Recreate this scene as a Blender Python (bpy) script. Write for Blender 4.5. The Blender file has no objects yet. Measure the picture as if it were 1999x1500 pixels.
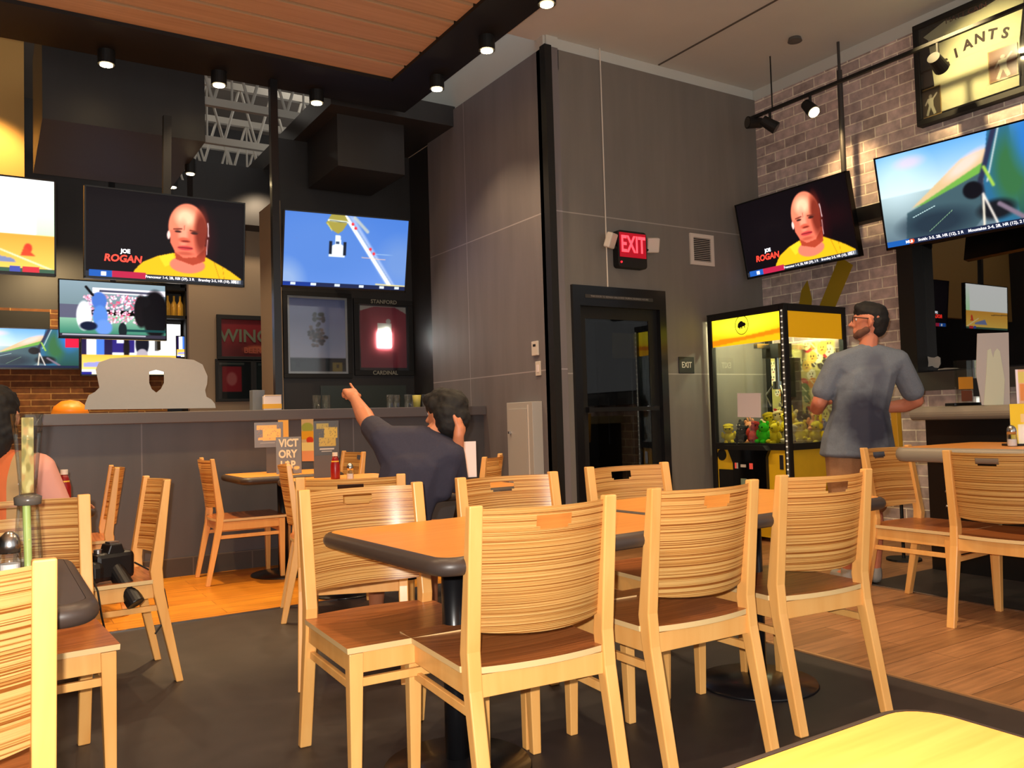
import bpy, bmesh, math, random
import numpy as np
from mathutils import Vector, Matrix, Euler
random.seed(7)
sc = bpy.context.scene
COL = sc.collection
PI = math.pi
R_ = math.radians

# ------------------------------------------------------------------ camera
# world: X along the bar, Y towards the bar, Z up; the eye is 1.11 m above the floor
CX, CY, F = 999.5, 750.0, 1623.16
H = 1.11
a = np.array([3583 - CX, 742 - CY, F]); a /= np.linalg.norm(a)
b = np.array([-20 - CX, 847 - CY, F]); b -= a * a.dot(b); b /= np.linalg.norm(b)
d_ = np.cross(a, b)
up = -d_ if d_[1] > 0 else d_
RW = np.stack([a, b, up])
cam = bpy.data.cameras.new('camera'); camo = bpy.data.objects.new('camera', cam); COL.objects.link(camo)
cx = RW @ np.array([1, 0, 0]); cy = RW @ np.array([0, -1, 0]); cz = RW @ np.array([0, 0, -1])
camo.matrix_world = Matrix(((cx[0], cy[0], cz[0], 0), (cx[1], cy[1], cz[1], 0), (cx[2], cy[2], cz[2], H), (0, 0, 0, 1)))
cam.sensor_width = 36; cam.lens = F / 1999 * 36; cam.clip_start = .05
sc.camera = camo
LV = Vector((.847, -.531)); FV = Vector((.532, .846))      # right / away on the floor plan, as the guest faces

# ------------------------------------------------------------------ colours and materials
def lin(c):
    return tuple(((x / 255) / 12.92 if x / 255 <= .04045 else ((x / 255 + .055) / 1.055) ** 2.4) for x in c)
MATS = {}
def nodes(name):
    m = bpy.data.materials.new(name); m.use_nodes = True
    return m, m.node_tree, m.node_tree.nodes['Principled BSDF']
def mat(name, col, rough=.5, metal=0, emit=None, es=0, noise=0, nscale=20, bump=0, bscale=200, coat=0, trans=0):
    if name in MATS: return MATS[name]
    m, nt, bs = nodes(name)
    c = lin(col); bs.inputs['Base Color'].default_value = (*c, 1)
    bs.inputs['Roughness'].default_value = rough; bs.inputs['Metallic'].default_value = metal
    bs.inputs['Coat Weight'].default_value = coat
    bs.inputs['Coat Roughness'].default_value = .15
    if trans: bs.inputs['Transmission Weight'].default_value = trans
    if emit is not None:
        bs.inputs['Emission Color'].default_value = (*lin(emit), 1); bs.inputs['Emission Strength'].default_value = es
    tc = nt.nodes.new('ShaderNodeTexCoord')
    if noise:
        n = nt.nodes.new('ShaderNodeTexNoise'); n.inputs['Scale'].default_value = nscale; n.inputs['Detail'].default_value = 6
        nt.links.new(tc.outputs['Object'], n.inputs['Vector'])
        mx = nt.nodes.new('ShaderNodeMixRGB'); mx.blend_type = 'MIX'
        mx.inputs[1].default_value = (*[v * (1 - noise) for v in c], 1); mx.inputs[2].default_value = (*[min(1, v * (1 + noise)) for v in c], 1)
        nt.links.new(n.outputs['Fac'], mx.inputs[0]); nt.links.new(mx.outputs[0], bs.inputs['Base Color'])
    if bump:
        n = nt.nodes.new('ShaderNodeTexNoise'); n.inputs['Scale'].default_value = bscale
        nt.links.new(tc.outputs['Object'], n.inputs['Vector'])
        bp = nt.nodes.new('ShaderNodeBump'); bp.inputs['Strength'].default_value = bump; bp.inputs['Distance'].default_value = .002
        nt.links.new(n.outputs['Fac'], bp.inputs['Height']); nt.links.new(bp.outputs[0], bs.inputs['Normal'])
    MATS[name] = m; return m
def wood(name, c1, c2, c3=None, scale=(1.5, 1.5, 40), rough=.35, coat=.2, ramp=(.3, .7), dist=1.0):
    """long grain: noise squeezed along two axes; every object gets its own cut of the board"""
    m, nt, bs = nodes(name)
    tc = nt.nodes.new('ShaderNodeTexCoord'); oi = nt.nodes.new('ShaderNodeObjectInfo')
    ad = nt.nodes.new('ShaderNodeVectorMath'); ad.operation = 'ADD'
    ml = nt.nodes.new('ShaderNodeMath'); ml.operation = 'MULTIPLY'; ml.inputs[1].default_value = 3.7
    nt.links.new(oi.outputs['Random'], ml.inputs[0])
    nt.links.new(tc.outputs['Object'], ad.inputs[0]); nt.links.new(ml.outputs[0], ad.inputs[1])
    mp = nt.nodes.new('ShaderNodeMapping'); mp.inputs['Scale'].default_value = scale
    nt.links.new(ad.outputs[0], mp.inputs['Vector'])
    n = nt.nodes.new('ShaderNodeTexNoise'); n.inputs['Scale'].default_value = 1.0; n.inputs['Detail'].default_value = 5
    n.inputs['Distortion'].default_value = dist * .3
    nt.links.new(mp.outputs[0], n.inputs['Vector'])
    r = nt.nodes.new('ShaderNodeValToRGB'); r.color_ramp.elements[0].position = ramp[0]; r.color_ramp.elements[1].position = ramp[1]
    r.color_ramp.elements[0].color = (*lin(c1), 1); r.color_ramp.elements[1].color = (*lin(c2), 1)
    if c3:
        e = r.color_ramp.elements.new((ramp[0] + ramp[1]) / 2); e.color = (*lin(c3), 1)
    nt.links.new(n.outputs['Fac'], r.inputs[0]); nt.links.new(r.outputs[0], bs.inputs['Base Color'])
    bs.inputs['Roughness'].default_value = rough; bs.inputs['Coat Weight'].default_value = coat; bs.inputs['Coat Roughness'].default_value = .2
    return m
def glassy(name, tint, alpha, rough=.02):
    """a thin pane: part clear, part mirror, the same for every ray"""
    m = bpy.data.materials.new(name); m.use_nodes = True; nt = m.node_tree; nt.nodes.clear()
    o = nt.nodes.new('ShaderNodeOutputMaterial'); mx = nt.nodes.new('ShaderNodeMixShader')
    t = nt.nodes.new('ShaderNodeBsdfTransparent'); t.inputs[0].default_value = (*lin(tint), 1)
    g = nt.nodes.new('ShaderNodeBsdfGlossy'); g.inputs['Roughness'].default_value = rough
    fr = nt.nodes.new('ShaderNodeLayerWeight'); fr.inputs[0].default_value = .3
    mm = nt.nodes.new('ShaderNodeMath'); mm.operation = 'MULTIPLY_ADD'; mm.inputs[1].default_value = .5; mm.inputs[2].default_value = alpha; mm.use_clamp = True
    nt.links.new(fr.outputs['Fresnel'], mm.inputs[0]); nt.links.new(mm.outputs[0], mx.inputs[0])
    nt.links.new(t.outputs[0], mx.inputs[1]); nt.links.new(g.outputs[0], mx.inputs[2]); nt.links.new(mx.outputs[0], o.inputs[0])
    return m
def vmat(name, emit=0, rough=.4, coat=0):
    m, nt, bs = nodes(name)
    at = nt.nodes.new('ShaderNodeAttribute'); at.attribute_name = 'pic'
    if emit:
        bs.inputs['Base Color'].default_value = (.005, .005, .006, 1)
        nt.links.new(at.outputs['Color'], bs.inputs['Emission Color']); bs.inputs['Emission Strength'].default_value = emit
    else: nt.links.new(at.outputs['Color'], bs.inputs['Base Color'])
    bs.inputs['Roughness'].default_value = rough; bs.inputs['Coat Weight'].default_value = coat
    if emit: bs.inputs['Specular IOR Level'].default_value = .15
    return m
M = {}
M['frame'] = wood('maple', (238, 172, 92), (248, 190, 112), scale=(18, 18, 2), rough=.38, coat=.1)
M['panel'] = wood('zebra_veneer', (178, 106, 44), (252, 212, 136), (238, 182, 100), scale=(.5, .5, 300), rough=.3, coat=.22, ramp=(.40, .56))
M['seat'] = wood('walnut_seat', (150, 84, 42), (196, 120, 66), scale=(2, 90, 2), rough=.34, coat=.12)
M['plyedge'] = mat('ply_edge', (232, 198, 140), .45)
M['top'] = wood('table_laminate', (224, 144, 58), (238, 162, 74), scale=(3, 60, 3), rough=.4, coat=.05)
M['tedge'] = mat('table_edge_rubber', (66, 54, 48), .42, noise=.1, nscale=60)
M['darktop'] = mat('dark_laminate', (70, 56, 50), .4, noise=.1, nscale=20)
M['gedge'] = mat('counter_edge_grey', (148, 138, 122), .4)
M['blackmetal'] = mat('black_powder_coat', (24, 24, 27), .32, metal=.2, coat=.3)
M['black'] = mat('matte_black', (14, 13, 13), .6)
M['blackgloss'] = mat('gloss_black', (9, 9, 10), .12)
M['bezel'] = mat('tv_bezel', (10, 10, 11), .25)
M['steel'] = mat('steel', (190, 190, 190), .25, metal=1)
M['white'] = mat('white_paint', (206, 208, 202), .7, noise=.05, nscale=3)
M['whiteplastic'] = mat('white_plastic', (222, 212, 200), .5)
M['paper'] = mat('white_paper', (240, 228, 230), .8)
M['screen'] = vmat('screen', 1.0, rough=.2)
M['print'] = vmat('printed_card', 0, rough=.35)
M['glass'] = glassy('clear_glass', (245, 250, 248), .05)
M['frameglass'] = glassy('picture_glass', (235, 240, 245), .05, .05)
M['doorglass'] = glassy('door_glass', (150, 155, 160), .08)
M['yellow'] = mat('yellow_panel', (240, 194, 34), .4, noise=.08, nscale=12)

# ------------------------------------------------------------------ mesh helpers
def link(o, parent=None):
    COL.objects.link(o)
    if parent: o.parent = parent
    return o
def obj(name, bm, m, parent=None, smooth=False, bev=0):
    me = bpy.data.meshes.new(name)
    bmesh.ops.recalc_face_normals(bm, faces=bm.faces)
    bm.to_mesh(me); bm.free()
    for mm in (m if isinstance(m, (list, tuple)) else [m]): me.materials.append(mm)
    if smooth:
        for p in me.polygons: p.use_smooth = True
    o = bpy.data.objects.new(name, me); link(o, parent)
    if bev:
        md = o.modifiers.new('bevel', 'BEVEL'); md.width = bev; md.segments = 2; md.limit_method = 'ANGLE'; md.angle_limit = R_(50)
    return o
def box(bm, x0, x1, y0, y1, z0, z1, mi=0):
    r = bmesh.ops.create_cube(bm, size=1)
    for v in r['verts']:
        v.co = Vector((x0 + (v.co.x + .5) * (x1 - x0), y0 + (v.co.y + .5) * (y1 - y0), z0 + (v.co.z + .5) * (z1 - z0)))
    for f in {f for v in r['verts'] for f in v.link_faces}: f.material_index = mi
    return r['verts']
def B(*args):
    bm = bmesh.new(); box(bm, *args); return bm
def cyl(bm, p0, p1, r0, r1=None, seg=20, cap=True):
    p0, p1 = Vector(p0), Vector(p1); r1 = r0 if r1 is None else r1
    q = (p1 - p0).to_track_quat('Z', 'Y')
    r = bmesh.ops.create_cone(bm, cap_ends=cap, segments=seg, radius1=r0, radius2=r1, depth=(p1 - p0).length)
    for v in r['verts']: v.co = q @ v.co + (p0 + p1) / 2
    return r['verts']
def Cy(*args, **k):
    bm = bmesh.new(); cyl(bm, *args, **k); return bm
def lathe(prof, seg=28, origin=(0, 0, 0)):
    bm = bmesh.new(); rings = []
    for r, z in prof:
        rings.append([bm.verts.new((origin[0] + r * math.cos(2 * PI * i / seg), origin[1] + r * math.sin(2 * PI * i / seg), origin[2] + z)) for i in range(seg)])
    for A, C in zip(rings, rings[1:]):
        for i in range(seg): bm.faces.new((A[i], A[(i + 1) % seg], C[(i + 1) % seg], C[i]))
    if prof[0][0] > 0: bm.faces.new(rings[0])
    if prof[-1][0] > 0: bm.faces.new(rings[-1])
    bmesh.ops.remove_doubles(bm, verts=bm.verts, dist=1e-5)
    return bm
def prism(pts, axis, lo, hi):
    """extrude the 2-D outline pts along an axis ('x': pts are y,z; 'y': x,z; 'z': x,y)"""
    bm = bmesh.new()
    def P(p, t):
        return {'x': (t, p[0], p[1]), 'y': (p[0], t, p[1]), 'z': (p[0], p[1], t)}[axis]
    A = [bm.verts.new(P(p, lo)) for p in pts]; C = [bm.verts.new(P(p, hi)) for p in pts]
    n = len(pts); bm.faces.new(A); bm.faces.new(C[::-1])
    for i in range(n): bm.faces.new((A[i], A[(i + 1) % n], C[(i + 1) % n], C[i]))
    return bm
def tube(pts, r, seg=8):
    bm = bmesh.new()
    for p, q in zip(pts, pts[1:]): cyl(bm, p, q, r, seg=seg)
    for p in pts[1:-1]:
        s = bmesh.ops.create_icosphere(bm, subdivisions=1, radius=r)
        for v in s['verts']: v.co += Vector(p)
    return bm
def rrect(w, h, r, n=6, cxy=(0, 0)):
    P = []
    for sx, sy, a0 in ((1, 1, 0), (-1, 1, 90), (-1, -1, 180), (1, -1, 270)):
        for i in range(n + 1):
            t = R_(a0 + 90 * i / n); P.append((cxy[0] + sx * (w / 2 - r) + r * math.cos(t), cxy[1] + sy * (h / 2 - r) + r * math.sin(t)))
    return P
def tag(o, label=None, cat=None, group=None, kind=None):
    if label: o['label'] = label
    if cat: o['category'] = cat
    if group: o['group'] = group
    if kind: o['kind'] = kind
    return o
def empty(name, loc, rz=0, label=None, cat=None, group=None, rx=0):
    o = bpy.data.objects.new(name, None); o.empty_display_size = .1; COL.objects.link(o)
    o.location = loc; o.rotation_euler = (rx, 0, rz)
    return tag(o, label, cat, group)
def struct(name, bm, m, parent=None, **k):
    o = obj(name, bm, m, parent, **k)
    if not parent: o['kind'] = 'structure'
    return o
def copy_tree(o, parent=None):
    c = o.copy(); COL.objects.link(c); c.parent = parent
    for ch in list(o.children): copy_tree(ch, c)
    return c
def lettering(name, txt, size, m, parent, loc, rot=(PI / 2, 0, 0), ext=.0015, off=0, align='CENTER', sx=1, shear=0):
    cu = bpy.data.curves.new(name, 'FONT'); cu.body = txt; cu.size = size; cu.extrude = ext; cu.offset = off
    cu.align_x = align; cu.align_y = 'CENTER'; cu.resolution_u = 3; cu.shear = shear
    t = bpy.data.objects.new('tmp', cu); COL.objects.link(t)
    dg = bpy.context.evaluated_depsgraph_get(); me = bpy.data.meshes.new_from_object(t.evaluated_get(dg))
    bpy.data.objects.remove(t); me.materials.clear(); me.materials.append(m); me.name = name
    o = bpy.data.objects.new(name, me); link(o, parent); o.location = loc; o.rotation_euler = rot; o.scale = (sx, 1, 1)
    return o

# ------------------------------------------------------------------ pictures shown by screens and prints
class Pic:
    def __init__(s, w, h, col=(0, 0, 0)):
        s.w, s.h = w, h
        s.X, s.Y = np.meshgrid(np.linspace(0, 1, w), np.linspace(0, 1, h))    # y runs down
        s.a = np.zeros((h, w, 3)); s.a[:] = col; s.asp = w / h
    def put(s, k, col):
        k = np.clip(k, 0, 1)[..., None]; s.a = s.a * (1 - k) + np.array(col, float) * k; return s
    def ell(s, x, y, rx, ry, col, soft=.15, rot=0, al=1):
        dx, dy = (s.X - x) * s.asp, s.Y - y; c, n = math.cos(rot), math.sin(rot)
        u, v = dx * c + dy * n, -dx * n + dy * c
        r = np.sqrt((u / (rx * s.asp)) ** 2 + (v / ry) ** 2)
        return s.put(np.clip((1 - r) / soft + .5, 0, 1) * al, col)
    def rect(s, x0, y0, x1, y1, col, al=1):
        return s.put(((s.X >= x0) & (s.X <= x1) & (s.Y >= y0) & (s.Y <= y1)) * al, col)
    def poly(s, pts, col, al=1):
        ins = np.zeros_like(s.X, bool); n = len(pts)
        for i in range(n):
            x0, y0 = pts[i]; x1, y1 = pts[(i + 1) % n]
            if y0 == y1: continue
            c = ((s.Y >= min(y0, y1)) & (s.Y < max(y0, y1))) & (s.X < (s.Y - y0) / (y1 - y0) * (x1 - x0) + x0)
            ins ^= c
        return s.put(ins * al, col)
    def line(s, x0, y0, x1, y1, w, col, al=1):
        dx, dy = (x1 - x0) * s.asp, y1 - y0; L = math.hypot(dx, dy) or 1
        px, py = (s.X - x0) * s.asp, s.Y - y0; t = np.clip((px * dx + py * dy) / L ** 2, 0, 1)
        dd = np.hypot(px - t * dx, py - t * dy)
        return s.put(np.clip((w - dd) / w * 2, 0, 1) * al, col)
    def grad(s, top, bot, y0=0, y1=1, x0=0, x1=1):
        k = np.clip((s.Y - y0) / (y1 - y0), 0, 1)[..., None]; g = np.array(top, float) * (1 - k) + np.array(bot, float) * k
        mk = ((s.X >= x0) & (s.X <= x1) & (s.Y >= y0) & (s.Y <= y1))[..., None]; s.a = np.where(mk, g, s.a); return s
    def blur(s, n=1):
        for _ in range(n):
            p = np.pad(s.a, ((1, 1), (1, 1), (0, 0)), 'edge')
            s.a = (p[:-2, 1:-1] + p[2:, 1:-1] + p[1:-1, :-2] + p[1:-1, 2:] + 4 * p[1:-1, 1:-1]) / 8
        return s
    def mesh(s, name, W, Hh):
        """flat sheet in the local XZ plane, centred, facing -Y"""
        w, h = s.w, s.h; me = bpy.data.meshes.new(name)
        co = np.stack([(s.X - .5) * W, np.zeros_like(s.X), (.5 - s.Y) * Hh], -1).reshape(-1, 3)
        i = np.arange(w * h).reshape(h, w)
        q = np.stack([i[1:, :-1], i[1:, 1:], i[:-1, 1:], i[:-1, :-1]], -1).reshape(-1, 4)
        me.from_pydata(co.tolist(), [], q.tolist())
        c = np.clip(s.a / 255, 0, 1); l = np.where(c <= .04045, c / 12.92, ((c + .055) / 1.055) ** 2.4)
        at = me.color_attributes.new('pic', 'FLOAT_COLOR', 'POINT')
        at.data.foreach_set('color', np.concatenate([l, np.ones((h, w, 1))], -1).astype(np.float32).ravel())
        return me
def sheet(name, me, m, parent, loc=(0, 0, 0), rot=(0, 0, 0)):
    if not me.materials: me.materials.append(m)
    o = bpy.data.objects.new(name, me); link(o, parent); o.location = loc; o.rotation_euler = rot; return o

# ================================================================== THE ROOM
X1, Y2, XB = 3.875, 5.511, 6.38      # side wall, door wall, brick wall
YBAR, Y3, YBACK = 6.67, 8.2, 11.5
ZC = 4.27
def wallmat(name, col, seams=(), vs=(), axis='x', noise=.12, rough=.6):
    m, nt, bs = nodes(name)
    tc = nt.nodes.new('ShaderNodeTexCoord'); sp = nt.nodes.new('ShaderNodeSeparateXYZ'); nt.links.new(tc.outputs['Object'], sp.inputs[0])
    n1 = nt.nodes.new('ShaderNodeTexNoise'); n1.inputs['Scale'].default_value = 1.3; n1.inputs['Detail'].default_value = 8
    mp = nt.nodes.new('ShaderNodeMapping'); mp.inputs['Scale'].default_value = (6, 6, .8)
    nt.links.new(tc.outputs['Object'], mp.inputs[0]); nt.links.new(mp.outputs[0], n1.inputs['Vector'])
    c = lin(col); mx = nt.nodes.new('ShaderNodeMixRGB'); mx.inputs[1].default_value = (*[v * (1 - noise * 1.6) for v in c], 1); mx.inputs[2].default_value = (*[v * (1 + noise * 1.6) for v in c], 1)
    nt.links.new(n1.outputs['Fac'], mx.inputs[0]); last = mx.outputs[0]
    for out, vals in (('Z', seams), ('X' if axis == 'x' else 'Y', vs)):
        for v in vals:
            s1 = nt.nodes.new('ShaderNodeMath'); s1.operation = 'SUBTRACT'; s1.inputs[1].default_value = v; nt.links.new(sp.outputs[out], s1.inputs[0])
            s2 = nt.nodes.new('ShaderNodeMath'); s2.operation = 'ABSOLUTE'; nt.links.new(s1.outputs[0], s2.inputs[0])
            s3 = nt.nodes.new('ShaderNodeMath'); s3.operation = 'LESS_THAN'; s3.inputs[1].default_value = .005; nt.links.new(s2.outputs[0], s3.inputs[0])
            k = nt.nodes.new('ShaderNodeMixRGB'); k.inputs[2].default_value = (*[min(1, x * 1.9) for x in c], 1)
            nt.links.new(s3.outputs[0], k.inputs[0]); nt.links.new(last, k.inputs[1]); last = k.outputs[0]
    nt.links.new(last, bs.inputs['Base Color']); bs.inputs['Roughness'].default_value = rough
    return m
def brickmat(name, c1, c2, mortar, bw=.235, rh=.092, axis='y', msize=.012):
    m, nt, bs = nodes(name)
    tc = nt.nodes.new('ShaderNodeTexCoord'); sp = nt.nodes.new('ShaderNodeSeparateXYZ'); nt.links.new(tc.outputs['Object'], sp.inputs[0])
    cb = nt.nodes.new('ShaderNodeCombineXYZ'); nt.links.new(sp.outputs['Y' if axis == 'y' else 'X'], cb.inputs[0]); nt.links.new(sp.outputs['Z'], cb.inputs[1])
    br = nt.nodes.new('ShaderNodeTexBrick'); nt.links.new(cb.outputs[0], br.inputs['Vector'])
    br.inputs['Scale'].default_value = 1; br.inputs['Brick Width'].default_value = bw; br.inputs['Row Height'].default_value = rh
    br.inputs['Mortar Size'].default_value = msize * .5; br.inputs['Mortar Smooth'].default_value = .3; br.inputs['Bias'].default_value = 0
    br.inputs['Color1'].default_value = (*lin(c1), 1); br.inputs['Color2'].default_value = (*lin(c2), 1); br.inputs['Mortar'].default_value = (*lin(mortar), 1)
    n = nt.nodes.new('ShaderNodeTexNoise'); n.inputs['Scale'].default_value = 14; n.inputs['Detail'].default_value = 6; nt.links.new(tc.outputs['Object'], n.inputs['Vector'])
    rp = nt.nodes.new('ShaderNodeValToRGB'); rp.color_ramp.elements[0].color = (.7, .7, .7, 1); rp.color_ramp.elements[0].position = .3
    rp.color_ramp.elements[1].color = (1.35, 1.35, 1.35, 1); rp.color_ramp.elements[1].position = .7
    nt.links.new(n.outputs['Fac'], rp.inputs[0])
    mx = nt.nodes.new('ShaderNodeMixRGB'); mx.blend_type = 'MULTIPLY'; mx.inputs[0].default_value = .8
    nt.links.new(br.outputs['Color'], mx.inputs[1]); nt.links.new(rp.outputs[0], mx.inputs[2]); nt.links.new(mx.outputs[0], bs.inputs['Base Color'])
    bp = nt.nodes.new('ShaderNodeBump'); bp.inputs['Strength'].default_value = .6; bp.inputs['Distance'].default_value = .01; bp.invert = True
    nt.links.new(br.outputs['Fac'], bp.inputs['Height']); nt.links.new(bp.outputs[0], bs.inputs['Normal'])
    bs.inputs['Roughness'].default_value = .8
    return m
def floormat(name, cols, plank=(1.2, .14), rough=.4, rot=0, gap=(60, 35, 20)):
    m, nt, bs = nodes(name)
    tc = nt.nodes.new('ShaderNodeTexCoord'); mp = nt.nodes.new('ShaderNodeMapping'); mp.inputs['Rotation'].default_value = (0, 0, rot); nt.links.new(tc.outputs['Object'], mp.inputs[0])
    br = nt.nodes.new('ShaderNodeTexBrick'); nt.links.new(mp.outputs[0], br.inputs['Vector']); br.inputs['Scale'].default_value = 1
    br.inputs['Brick Width'].default_value = plank[0]; br.inputs['Row Height'].default_value = plank[1]; br.inputs['Mortar Size'].default_value = .0018
    br.inputs['Color1'].default_value = (*lin(cols[0]), 1); br.inputs['Color2'].default_value = (*lin(cols[1]), 1); br.inputs['Mortar'].default_value = (*lin(gap), 1)
    m2 = nt.nodes.new('ShaderNodeMapping'); m2.inputs['Scale'].default_value = (3, 45, 1); nt.links.new(mp.outputs[0], m2.inputs[0])
    n = nt.nodes.new('ShaderNodeTexNoise'); n.inputs['Scale'].default_value = 1; n.inputs['Detail'].default_value = 6; nt.links.new(m2.outputs[0], n.inputs['Vector'])
    rp = nt.nodes.new('ShaderNodeValToRGB'); rp.color_ramp.elements[0].color = (.7, .7, .7, 1); rp.color_ramp.elements[0].position = .3; rp.color_ramp.elements[1].color = (1.15, 1.15, 1.15, 1); rp.color_ramp.elements[1].position = .7
    nt.links.new(n.outputs['Fac'], rp.inputs[0])
    mx = nt.nodes.new('ShaderNodeMixRGB'); mx.blend_type = 'MULTIPLY'; mx.inputs[0].default_value = 1
    nt.links.new(br.outputs['Color'], mx.inputs[1]); nt.links.new(rp.outputs[0], mx.inputs[2]); nt.links.new(mx.outputs[0], bs.inputs['Base Color'])
    bs.inputs['Roughness'].default_value = rough
    return m
M['wall_side'] = wallmat('grey_plaster_panels', (122, 116, 118), seams=(1.50, 2.80), vs=(6.9,), axis='y')
M['wall_door'] = wallmat('grey_plaster_door_wall', (124, 119, 113), seams=(1.465, 2.805), vs=(), axis='x')
M['wall_dark'] = wallmat('charcoal_paint', (44, 42, 42), seams=(), rough=.5)
M['bar_front'] = wallmat('charcoal_bar_front', (82, 80, 84), seams=(), vs=(.95, 2.6), axis='x', rough=.45)
M['beige'] = mat('beige_paint', (150, 132, 110), .7)
M['brick'] = brickmat('painted_brick', (208, 186, 180), (168, 150, 144), (244, 232, 212))
M['brickback'] = brickmat('bar_brick', (132, 84, 44), (104, 62, 34), (180, 138, 84), axis='x', bw=.42, rh=.075, msize=.014)
M['darkfloor'] = mat('dark_rubber_floor', (52, 44, 42), .55, noise=.35, nscale=9)
M['woodfloor'] = floormat('oak_floor_by_the_bar', ((226, 150, 40), (204, 128, 30)), gap=(150, 84, 20))
M['woodfloor2'] = floormat('brown_plank_floor', ((182, 130, 86), (160, 112, 70)), gap=(96, 66, 42), rough=.45)
M['plank'] = wood('ceiling_plank', (192, 152, 112), (210, 170, 128), scale=(1, 30, 30), rough=.6, coat=0)
M['truss'] = mat('white_truss_paint', (170, 165, 155), .6)

struct('floor', B(-6, 3.157, -4, 5.09, -.05, 0), M['darkfloor'])
struct('floor', B(-6, 3.157, 5.09, 14, -.05, 0), M['woodfloor'])
struct('floor', B(3.157, 4.67, -4, Y2, -.05, 0), M['woodfloor2'])
struct('floor', B(4.67, 7.2, -4, 3.35, -.05, 0), M['darkfloor'])
struct('floor', B(4.67, 7.2, 3.35, Y2 + 2.5, -.05, 0), M['woodfloor2'])
struct('floor', B(3.157, 4.67, Y2, 14, -.05, 0), M['darkfloor'])
struct('trim_1', B(-6, 3.157, 5.08, 5.10, 0, .006), M['steel'])
struct('trim_2', B(3.149, 3.167, -4, 5.08, 0, .006), mat('bronze_strip', (210, 160, 110), .4, metal=.6))
struct('trim_3', B(5.46, 5.475, -2, 3.35, 0, .006), M['steel'])
struct('trim_4', B(4.662, 4.678, -2, 3.35, 0, .006), M['steel'])

# side wall (runs away from the corner) and its recessed far end
struct('wall_side', B(X1, X1 + .12, Y2 - .02, 7.68, 0, 4.168), M['wall_side'])
struct('wall_side_far', B(X1 + .03, X1 + .12, 7.68, Y3, 0, 4.02), M['wall_dark'])
struct('wall_side_upper', B(X1 + .02, X1 + .14, Y2, 9, 4.0, 5.6), M['white'])
# door wall with the opening for the door
DX0, DX1, DZ = 4.062, 5.085, 2.20
bm = bmesh.new(); box(bm, X1, DX0, Y2, Y2 + .12, 0, 4.168); box(bm, DX1, XB, Y2, Y2 + .12, 0, 4.168); box(bm, DX0, DX1, Y2, Y2 + .12, DZ, 4.168)
struct('wall_door', bm, M['wall_door'])
struct('wall_door_upper', B(X1, XB, Y2 + .02, Y2 + .14, 4.168, ZC), M['white'])
struct('trim_5', B(X1 - .018, X1 + .05, Y2 - .03, Y2 + .045, 0, 4.175), M['black'])
# brick wall with window
WY0, WY1, WZ0, WZ1 = 1.2, 4.05, 1.40, 2.55
bm = bmesh.new(); box(bm, XB, XB + .2, WY1, Y2 + .12, 0, 4.16); box(bm, XB, XB + .2, -2, WY0, 0, 4.16)
box(bm, XB, XB + .2, WY0, WY1, 0, WZ0 - .16); box(bm, XB, XB + .2, WY0, WY1, WZ1, 4.16)
struct('wall_brick', bm, M['brick'])
struct('wall_brick_upper', B(XB + .01, XB + .2, -2, Y2 + .12, 4.16, ZC), M['white'])
w = struct('window_1', B(XB + .09, XB + .10, WY0 + .1, WY1 - .12, WZ0, WZ1 - .05), glassy('night_window_glass', (120, 125, 130), .3, .01))
fr = bmesh.new()
box(fr, XB - .05, XB + .16, WY1 - .13, WY1 + .01, WZ0 - .02, WZ1 + .02); box(fr, XB - .05, XB + .16, WY0 - .02, WY0 + .1, WZ0 - .02, WZ1 + .02)
box(fr, XB - .05, XB + .16, WY0 + .1, WY1 - .13, WZ1 - .1, WZ1 + .02); box(fr, XB + .05, XB + .14, 2.3, 2.38, WZ0, WZ1 - .1)
obj('window_frame', fr, M['black'], w); obj('window_sill', B(XB - .10, XB + .19, WY0 - .02, WY1 + .01, WZ0 - .165, WZ0 - .02), mat('dark_sill', (58, 54, 50), .5), w)
struct('wall_outside', B(XB + 1.6, XB + 1.7, -3, 7, 0, 4.2), mat('night_outside', (26, 18, 14), .8, noise=.4, nscale=1.5))
struct('ceiling', B(X1 - 1.0, XB + .2, -3, Y2 + .14, ZC, ZC + .1), M['white'])
struct('trim_6', B(5.125, 5.14, -3, Y2, ZC - .008, ZC + .002), mat('ceiling_joint', (90, 84, 76), .7))
# dropped wooden ceiling with black border beams
BZ = 4.0
M['beam'] = mat('beam_black', (5, 5, 5), .6)
struct('beam_far', B(-6, 3.297, 6.394, 6.99, BZ, ZC + .5), M['beam'])
struct('beam_side', B(2.904, 3.297, -3, 6.394, BZ, ZC + .5), M['beam'])
for i in range(32):
    y0 = 6.394 - (i + 1) * .29
    bm = B(-6, 2.904, y0 + .042, y0 + .29, BZ + .03, BZ + .09)
    struct('ceiling_plank', bm, M['plank'])
struct('ceiling_void', B(-6, 2.904, -3, 6.394, BZ + .16, BZ + .2), M['black'])
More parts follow.
